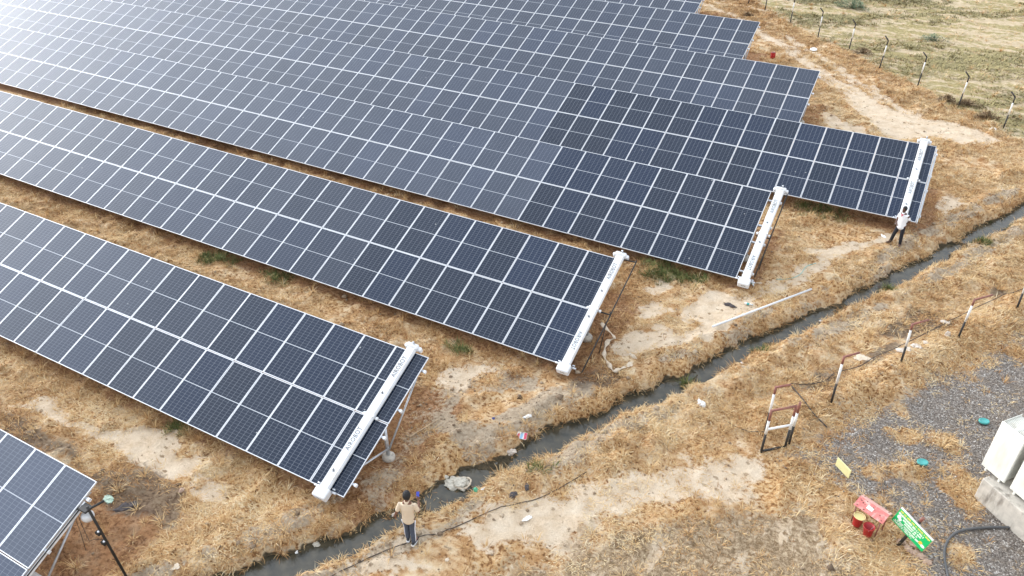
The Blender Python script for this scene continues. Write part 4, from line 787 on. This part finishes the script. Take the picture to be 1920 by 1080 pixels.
crumple('paper_sheet', 1617, 672, (.33, .22, .03), 'cloth', 'flat pale sheet behind the bent post closest to the gate frame')
for i, (px, py, s) in enumerate([(1688, 658, .17), (1703, 656, .12), (1717, 650, .16), (1725, 652, .11), (1735, 643, .11), (1777, 606, .10), (1768, 604, .13)]):
    crumple('rubble_stone', px, py, (s*1.2, s, s*.5), 'palestone', ['pale rubble stone at the foot of the rubble heap post', 'small rubble stone second from the left in the heap', 'large rubble stone at the middle of the heap', 'rubble stone right beside the large middle one', 'upright looking rubble stone at the right end of the heap', 'right one of two pale stones near the tallest maroon topped post', 'left one of two pale stones near the tallest maroon topped post'][i], 'stone', group='pale rubble stones')
rk = random.Random(8)
for i, (px, py) in enumerate([(1690, 1018), (1703, 1030), (1716, 1040), (1727, 1046), (1737, 1055), (1712, 1022)]):
    crumple('stone', px, py, (.14+rk.random()*.05, .12, .09), 'stone', 'pinkish brown stone in the small heap below the green sign', 'stone', group='pinkish stones below the green sign')
crumple('rock', 958, 850, (.22, .13, .13), 'palestone', 'pale rock on the ditch bank below the pink packet', 'rock', rz=.7)
crumple('clod', 340, 920, (.1, .1, .05), 'stone', 'small earth clod on the bottom left sand', 'clod')
def slab(name, px, py, w, l, rz, m_, label, cat, th=.02, tilt=.15, lift=.03):
    mb = MB(); mb.bevbox((-w/2, -l/2, 0), (w/2, l/2, th), min(.008, th*.4)); o = tag(mb.obj(name, M[m_]), label, cat); o.location = ground(px, py)+Vector((0, 0, lift)); o.rotation_euler = (tilt, .1, rz); return o
pk = thing('food_packet', 'bright pink and blue printed packet on the far ditch bank', 'packet', ground(978, 823)+Vector((0, 0, .05)), .25); pk.rotation_euler[0] = .35
mb = MB(); mb.bevbox((-.16, -.11, -.01), (.16, .11, .01), .004); mb.obj('wrapper', M['bag'], pk)
mb = MB(); mb.add([(-.04, -.1, .012), (.04, -.1, .012), (.05, .1, .012), (-.03, .1, .012)], [(0, 1, 2, 3)], 0); mb.add([(.08, -.1, .012), (.155, -.1, .012), (.155, .1, .012), (.07, .1, .012)], [(0, 1, 2, 3)], 1); mb.add([(-.13, -.06, .012), (-.05, -.09, .012), (-.06, .06, .012), (-.12, .04, .012)], [(0, 1, 2, 3)], 1); mb.obj('print', [M['blue'], M['pink']], pk)
slab('card_sheet', 642, 936, .16, .34, -.5, 'card', 'brown sheet leaning at the lower corner of the row beside the ditch', 'sheet', .012, .9, .12)
def bottle(px, py, label, rz):
    o = thing('plastic_bottle', label, 'bottle', ground(px, py)+Vector((0, 0, .05)), rz); mb = MB(); mb.tube([(-.14, 0, 0), (-.13, 0, 0), (.06, 0, 0), (.1, 0, 0), (.13, 0, 0)], [.03, .042, .042, .018, .016], 10); mb.obj('body', M['bag'], o)
    mb = MB(); mb.tube([(-.06, 0, 0), (.03, 0, 0)], .0435, 10); mb.obj('wrap', M['teal'], o); mb = MB(); mb.tube([(.13, 0, 0), (.155, 0, 0)], .019, 8); mb.obj('cap', M['blue'], o)
bottle(1403, 572, 'small bottle with a teal wrap lying on pale sand', .1); bottle(1411, 534, 'bottle lying by the drive box of the robot parked off its row end', -1.1)
o = tag((lambda m: (m.lathe([(.22, 0), (.23, .02), (.2, .04), (0, .03)], 20), m)[1])(MB()).obj('plate', M['bag']), 'white round disc on the brown straw near the far posts', 'disc'); o.location = ground(1525.5, 93)+Vector((0, 0, .05)); o.rotation_euler = (.2, 0, 0)
o = thing('red_box', 'small red drum standing alone beyond the end of the far rows', 'drum', ground(1448.5, 108)); mb = MB(); mb.lathe([(.15, -.02), (.155, .0), (.15, .15), (.157, .16), (.15, .17), (.15, .32), (.157, .33), (.13, .335), (.0, .325)], 16); mb.obj('body', M['red'], o); mb = MB(); mb.lathe([(.13, .336), (.12, .35), (0, .352)], 16); mb.obj('lid', M['maroon'], o); o.name = 'red_drum'
# plastic sack in the ditch, with a looped rim
sk = thing('plastic_sack', 'beige woven sack half sunk in the ditch near the man in a cream shirt', 'sack', Vector(at(858, 908, WATER)), .3)
bm = bmesh.new(); bmesh.ops.create_icosphere(bm, subdivisions=4, radius=1)
from mathutils import noise as mn
for v in bm.verts: n = mn.noise(v.co*1.9)+.5*mn.noise(v.co*4.6+Vector((3, 1, 2))); v.co *= 1+.4*n; v.co.x *= .34; v.co.y *= .22; v.co.z = max(v.co.z, -.5)*.17
me = bpy.data.meshes.new('body'); bm.to_mesh(me); bm.free(); me.materials.append(M['sack']); link('body', me, sk)
mb = MB(); mb.tube([(.12+.26*math.cos(t), .02+.2*math.sin(t), .1+.05*math.sin(2*t+1)) for t in np.linspace(-2.2, 2.4, 24)], [.014+.02*abs(math.sin(5*t)) for t in np.linspace(-2.2, 2.4, 24)], 8); mb.obj('rim', M['cloth'], sk)
mb = MB(); mb.tube([(-.3, .1, .06), (-.42, .16, .08), (-.55, .18, .04), (-.6, .12, .0)], [.06, .07, .05, .01], 8); mb.obj('corner_flap', M['sack'], sk)
# cream cloth strip hanging from row C's frame
pts = [(1127, 606, .75), (1143, 622, .5), (1152, 634, .28), (1140, 644, .1), (1133, 658, .05), (1134, 672, .04), (1143, 688, .04), (1150, 697, .05), (1163, 694, .05), (1172, 689, .05)]
P = []
for i, (px, py, h) in enumerate(pts):
    g = ground(px, py) if h < .2 else None; P.append(g+Vector((0, 0, h)) if g else Vector(at(px, py, h)))
mb = MB(); vs = []; 
fine = []
for i in range(len(P)-1):
    for t in np.linspace(0, 1, 5, endpoint=False):
        a, b, c, d = P[max(i-1, 0)], P[i], P[i+1], P[min(i+2, len(P)-1)]; fine.append(.5*((2*b)+(c-a)*t+(2*a-5*b+4*c-d)*t*t+(3*b-a-3*c+d)*t**3))
for i, p in enumerate(fine):
    d = (fine[min(i+1, len(fine)-1)]-fine[max(i-1, 0)]); s = Vector((d.y, -d.x, 0)).normalized() if abs(d.x)+abs(d.y) > 1e-4 else Vector((1, 0, 0)); w = .055+.03*math.sin(i*.9)
    tw = Vector((0, 0, .03*math.sin(i*.7))); vs += [p-s*w+tw, p+Vector((0, 0, .03)), p+s*w-tw]
fs = []
for i in range(len(fine)-1): fs += [(3*i, 3*i+1, 3*i+4, 3*i+3), (3*i+1, 3*i+2, 3*i+5, 3*i+4)]
mb.add(vs, fs, 0, smooth=True); o = tag(mb.obj('cloth_strip', M['cloth']), 'long cream cloth strip trailing from the row end with the black pipe frame', 'cloth'); sm = o.modifiers.new('solid', 'SOLIDIFY'); sm.thickness = .012
# ------------------------------------------------------------------ shrubs
def shrub(name, px, py, rx, ry, h, n, m_, label, stem='wood'):
    p = ground(px, py); o = thing(name, label, 'shrub', p); mb = MB(); R = np.random.default_rng(int(px))
    for k in range(9):
        a = R.random()*6.28; q = R.uniform(.3, .9); e = Vector((rx*q*math.cos(a), ry*q*math.sin(a), h*R.uniform(.5, .95))); mb.tube([(0, 0, -.05), e*.5+Vector((0, 0, .08)), e], [.022, .014, .004], 5)
    mb.obj('branches', M[stem], o)
    a = R.random(n)*6.28; q = R.random(n)**.6; t = R.random(n); lob = .7+.4*np.sin(a*3+px)+.2*np.sin(a*5)
    x = rx*q*np.cos(a)*lob; y = ry*q*np.sin(a)*lob; z = h*(.05+.9*t*(1-.6*q*q))
    V, F, T = blades(x, y, z, R.random(n)*6.28, np.radians(R.uniform(-10, 70, n)), R.uniform(.1, .25, n)*max(h, .5), R.uniform(.02, .05, n), np.radians(R.uniform(0, 40, n)), np.clip(.25+.5*t+R.normal(0, .2, n), 0, 1))
    link('foliage', bigmesh('foliage', V, F, M[m_], T), o)
shrub('green_shrub', 1600, 16, 1.5, .8, .7, 1500, 'shrubleaf', 'larger grey green shrub at the top edge of the field')
shrub('green_shrub', 1748, 76, 1.0, .6, .5, 800, 'shrubleaf', 'smaller grey green shrub in the middle of the field')
for px, py, rx, lab in ((1618, 100, .8, 'dark brown dry bush at the foot of a far fence post'), (1812, 198, .9, 'olive brown dry bush right of the second last far fence post'), (1850, 222, .7, 'dark brown dry bush on the sand before the last far fence post'), (1402, 32, .5, 'low dark dry bush near the top, left of the far posts'), (1775, 190, .6, 'brown dry bush left of the second last far fence post')):
    shrub('dry_bush', px, py, rx, rx*.55, .42, 700, 'drybush', lab)
# ------------------------------------------------------------------ people
def chain(mb, pts, n=12):               # pts: (x,y,z, rx, ry) rings swept along, rounded ends; ry along local depth
    P = [Vector(p[:3]) for p in pts]; A = [(p[3], p[4] if len(p) > 4 else p[3]) for p in pts]
    rings = []; 
    def frame(d):
        x = Vector((1, 0, 0)) if abs(d.x) < .8 else Vector((0, 1, 0)); x = (x-d*x.dot(d)).normalized(); return x, d.cross(x)
    N = len(P)
    d0 = (P[1]-P[0]).normalized(); d1 = (P[-1]-P[-2]).normalized()
    seq = []
    for t in (75, 45, 15): seq.append((P[0]-d0*min(A[0])*math.sin(math.radians(t)), A[0][0]*math.cos(math.radians(t)), A[0][1]*math.cos(math.radians(t)), d0))
    for i in range(N): seq.append((P[i], A[i][0], A[i][1], (P[min(i+1, N-1)]-P[max(i-1, 0)]).normalized()))
    for t in (15, 45, 75): seq.append((P[-1]+d1*min(A[-1])*math.sin(math.radians(t)), A[-1][0]*math.cos(math.radians(t)), A[-1][1]*math.cos(math.radians(t)), d1))
    vs = []
    for p, ra, rb, d in seq:
        ex, ey = frame(d); vs += [p+ex*(ra*math.cos(2*math.pi*j/n))+ey*(rb*math.sin(2*math.pi*j/n)) for j in range(n)]
    m = len(seq); fs = [(i*n+j, i*n+(j+1) % n, (i+1)*n+(j+1) % n, (i+1)*n+j) for i in range(m-1) for j in range(n)]+[tuple(range(n-1, -1, -1)), tuple((m-1)*n+j for j in range(n))]
    mb.add(vs, fs, 0)
def fused(mb, name, m_, parent, vox, smooth=4):
    o = mb.obj(name, m_, parent); r = o.modifiers.new('fuse', 'REMESH'); r.mode = 'VOXEL'; r.voxel_size = vox; r.use_smooth_shade = True
    if smooth: s = o.modifiers.new('smooth', 'SMOOTH'); s.factor = .5; s.iterations = smooth
    return o
def lerp(a, b, t): return tuple(a[i]+(b[i]-a[i])*t for i in range(3))
def hand(mb, w, d, side, curl=.5, pal=None):
    # wrist w, direction d of the hand, palm facing pal; four unequal fingers and a thumb
    w, d = Vector(w), Vector(d).normalized(); pal = Vector(pal or (0, 1, 0)); pal = (pal-d*pal.dot(d)).normalized(); ac = d.cross(pal)*side
    k = w+d*.085; chain(mb, [(*w, .026, .02), (*(w+d*.045), .036, .016), (*k, .037, .014)], 10)
    for i, (o, ln) in enumerate(((-.030, .062), (-.010, .074), (.010, .070), (.029, .055))):
        b = k+ac*o; c1 = curl*(.8+.12*i); m1 = b+(d*math.cos(c1)+pal*math.sin(c1))*ln*.5; m2 = m1+(d*math.cos(c1*2)+pal*math.sin(c1*2))*ln*.5
        chain(mb, [(*(b-d*.01), .0095), (*m1, .0088), (*m2, .0075)], 8)
    tb = w+d*.03-ac*.03; tm = tb+(d*.7-ac*.6+pal*.4).normalized()*.035; te = tm+(d*.9+pal*.5).normalized()*.03
    chain(mb, [(*tb, .013), (*tm, .0115), (*te, .009)], 8)
def person(label, loc, rz, J, skin, top_m, leg_m, hair_long=0, scale=1.0, group=None):
    o = thing('person', label, 'person', loc, rz); o.scale = (scale,)*3
    mb = MB(); hip, chest, neck, head = J['hip'], J['chest'], J['neck'], J['head']; hd = Vector(J.get('look', (0, 1, 0))).normalized(); hx = hd.cross(Vector((0, 0, 1))).normalized(); H = Vector(head)
    chain(mb, [(*hip, .145, .10), (*lerp(hip, chest, .5), .135, .095), (*chest, .165, .105), (*lerp(chest, neck, .65), .12, .08)], 16)
    chain(mb, [(*lerp(chest, neck, .6), .07), (*neck, .055), (*lerp(neck, head, .6), .052)], 12)
    chain(mb, [(*(H-Vector((0, 0, .075))+hd*.02), .052, .062), (*(H-Vector((0, 0, .02))), .072, .086), (*(H+Vector((0, 0, .05))), .074, .09)], 16)
    chain(mb, [(*(H+hd*.088+Vector((0, 0, .02))), .008), (*(H+hd*.108-Vector((0, 0, .018))), .015), (*(H+hd*.09-Vector((0, 0, .03))), .014)], 8)       # nose
    chain(mb, [(*(H+hd*.078-hx*.022-Vector((0, 0, .058))), .009), (*(H+hd*.088-Vector((0, 0, .057))), .011), (*(H+hd*.078+hx*.022-Vector((0, 0, .058))), .009)], 8)  # lips
    for s in (-1, 1): chain(mb, [(*(H+hx*s*.078+Vector((0, 0, .02))), .012, .018), (*(H+hx*s*.076-Vector((0, 0, .03))), .01, .013)], 8)                 # ears
    for s, (sh, el, wr, hdir, pal) in ((-1, J['armL']), (1, J['armR'])):
        chain(mb, [(*lerp(chest, sh, .75), .055), (*sh, .054), (*lerp(sh, el, .5), .046), (*el, .039), (*lerp(el, wr, .4), .037), (*wr, .026)], 12); hand(mb, wr, hdir, s, J.get('curl', .5), pal)
    for hp_, kn, an, toe in (J['legL'], J['legR']):
        chain(mb, [(*hp_, .085), (*lerp(hp_, kn, .5), .07), (*kn, .055), (*lerp(kn, an, .35), .053), (*an, .036)], 12)
        chain(mb, [(*an, .034), (*lerp(an, toe, .6), .036), (*toe, .03)], 10)
    fused(mb, 'body', M[skin], o, .0065)
    mb = MB(); e = .022
    chain(mb, [(*J['hem'], .168, .135), (*lerp(J['hem'], chest, .45), .158, .122), (*lerp(J['hem'], chest, .9), .175, .122), (*lerp(chest, neck, .5), .145, .10), (*lerp(chest, neck, .8), .08, .075)], 18)
    for s, (sh, el, wr, hdir, pal) in ((-1, J['armL']), (1, J['armR'])):
        f = J.get('sleeve', .75); chain(mb, [(*lerp(chest, sh, .6), .075, .075), (*lerp(sh, el, .04), .064), (*lerp(sh, el, f*.6), .061), (*lerp(sh, el, f*.95), .062)], 12)
    fused(mb, 'shirt', M[top_m], o, .012, 3)
    mb = MB()
    chain(mb, [(*lerp(hip, chest, .12), .135, .10), (*lerp(hip, chest, -.05), .14, .11)], 16)
    for hp_, kn, an, toe in (J['legL'], J['legR']): chain(mb, [(*lerp(hp_, kn, .08), .085), (*lerp(hp_, kn, .5), .083), (*kn, .072), (*lerp(kn, an, .5), .068), (*lerp(kn, an, .93), .062)], 12)
    fused(mb, 'trousers', M[leg_m], o, .012, 3)
    mb = MB(); chain(mb, [(*(H+Vector((0, 0, .035))-hd*.012), .083+hair_long, .098+hair_long), (*(H+Vector((0, 0, .075+hair_long*.5))-hd*.008), .078+hair_long, .092+hair_long)], 16); chain(mb, [(*(H-hd*.055-Vector((0, 0, .03))), .062, .045), (*(H-hd*.045+Vector((0, 0, .05))), .075, .06)], 12)
    fused(mb, 'hair', M['hair'], o, .009, 2)
    for s in (-1, 1): mb = MB(); c = H+hd*.083+hx*s*.03+Vector((0, 0, .015)); mb.lathe([(0, -.007), (.008, -.003), (.008, .003), (0, .007)], 10, 0, tuple(c)); mb.obj('eye', M['eye'], o)
    for hp_, kn, an, toe in (J['legL'], J['legR']):
        mb = MB(); a = Vector(an); t = Vector(toe); d = t-a; d.z = 0; d.normalize(); g = min(a.z, t.z)
        chain(mb, [(*(a-d*.05+Vector((0, 0, -.02))), .042, .045), (*lerp(a-Vector((0, 0, .03)), toe, .55), .043, .038), (*(t+d*.01), .038, .03)], 12); s_ = fused(mb, 'shoe', M[J['shoe']], o, .009, 2)
        if J.get('sole'):
            mb = MB(); q = Vector((-d.y, d.x, 0)); vs = []
            pl_ = [(-.10, .03), (-.06, .046), (.06, .044), (.17, .05), (.23, .03)]; ring = [a+d*u+q*w for u, w in pl_]+[a+d*u-q*w for u, w in pl_[::-1]]
            vs = [Vector((p.x, p.y, g-.045)) for p in ring]+[Vector((p.x, p.y, g-.015)) for p in ring]; n = len(ring)
            mb.add(vs, [tuple(range(n)), tuple(range(2*n-1, n-1, -1))]+[(i, n+i, n+(i+1) % n, (i+1) % n) for i in range(n)]); mb.obj('sole', M['sole'], s_)
    return o
g1 = ground(771, 1013)
J1 = dict(hip=(0, 0, .94), chest=(0, .02, 1.30), neck=(0, .03, 1.49), head=(0, .06, 1.62), look=(-.55, .83, -.1), hem=(0, 0, .83),
    armL=((-.18, .02, 1.38), (-.27, -.03, 1.11), (-.35, .05, .88), (-.25, .15, -.95), (1, .2, 0)), armR=((.18, .02, 1.38), (.27, .04, 1.11), (.22, .30, 1.20), (-.15, .45, .75), (-1, .2, .2)),
    legL=((-.085, 0, .9), (-.085, .06, .5), (-.08, .02, .085), (-.10, .17, .045)), legR=((.085, 0, .9), (.07, -.01, .5), (.10, -.10, .095), (.16, .06, .045)), shoe='shoe', sole=True, curl=.55)
m1 = person('person seen from behind in a cream shirt and striped trousers, holding a phone', g1, math.radians(22), J1, 'skin', 'tee', 'jean', hair_long=.02)
for hp_, kn, an, toe in (J1['legL'], J1['legR']):
    s = -1 if hp_[0] < 0 else 1; mb = MB(); mb.tube([(hp_[0]+s*.088, hp_[1]-.02, hp_[2]-.08), (lerp(hp_, kn, .5)[0]+s*.082, lerp(hp_, kn, .5)[1]-.015, .68), (kn[0]+s*.066, kn[1]-.015, kn[2]), (lerp(kn, an, .5)[0]+s*.062, lerp(kn, an, .5)[1]-.015, .28), (an[0]+s*.055, an[1]-.01, an[2]+.04)], .016, 6); mb.obj('trouser_stripe', M['stripe'], m1)
mw = m1.matrix_basis.copy(); hp = Vector((.19, .385, 1.325)); mb = MB(); mb.bevbox((-.038, -.006, -.08), (.038, .006, .08), .004, 0); ph = thing('phone', 'blue phone held up by the man in a cream shirt', 'phone', T=mw@Matrix.Translation(hp)@Matrix.Rotation(-.5, 4, 'X')@Matrix.Rotation(.3, 4, 'Z')); mb.obj('case', M['phone'], ph)
mb = MB(); mb.box((-.034, .0065, -.074), (.034, .008, .074)); mb.obj('screen', M['darkin'], ph)
mb = MB(); mb.bevbox((-.06, -.004, -.05), (.05, .004, .05), .002); pc = tag(mb.obj('paper', M['bag']), 'small white paper in the left hand of the man in a cream shirt', 'paper'); pc.matrix_world = mw@Matrix.Translation((-.40, .10, .84))@Matrix.Rotation(.8, 4, 'Z')
g2 = ground(1681, 453)
J2 = dict(hip=(0, 0, .90), chest=(.04, .0, 1.27), neck=(.06, .02, 1.46), head=(.06, .05, 1.59), look=(.25, .95, -.2), hem=(.01, 0, .82),
    armL=((-.12, 0, 1.36), (-.21, -.09, 1.12), (-.12, -.16, .98), (.85, -.2, -.4), (0, -1, 0)), armR=((.19, 0, 1.36), (.25, -.07, 1.12), (.22, .08, .96), (-.6, .5, -.6), (-.8, -.4, 0)),
    legL=((-.085, 0, .87), (-.12, .03, .47), (-.15, .0, .085), (-.20, .15, .045)), legR=((.085, 0, .87), (.16, .05, .47), (.22, .04, .085), (.30, .17, .045)), shoe='shoebr', curl=.5, sleeve=.7)
m2 = person('person in a white shirt and black trousers facing the camera beside the far robot', g2, math.radians(160), J2, 'skin2', 'shirt', 'trouser')
mb = MB(); mb.add([(.0, .125, 1.42), (.12, .125, 1.42), (.065, .142, 1.30)], [(0, 2, 1)], 0); mb.obj('open_collar', M['reddish'], m2)
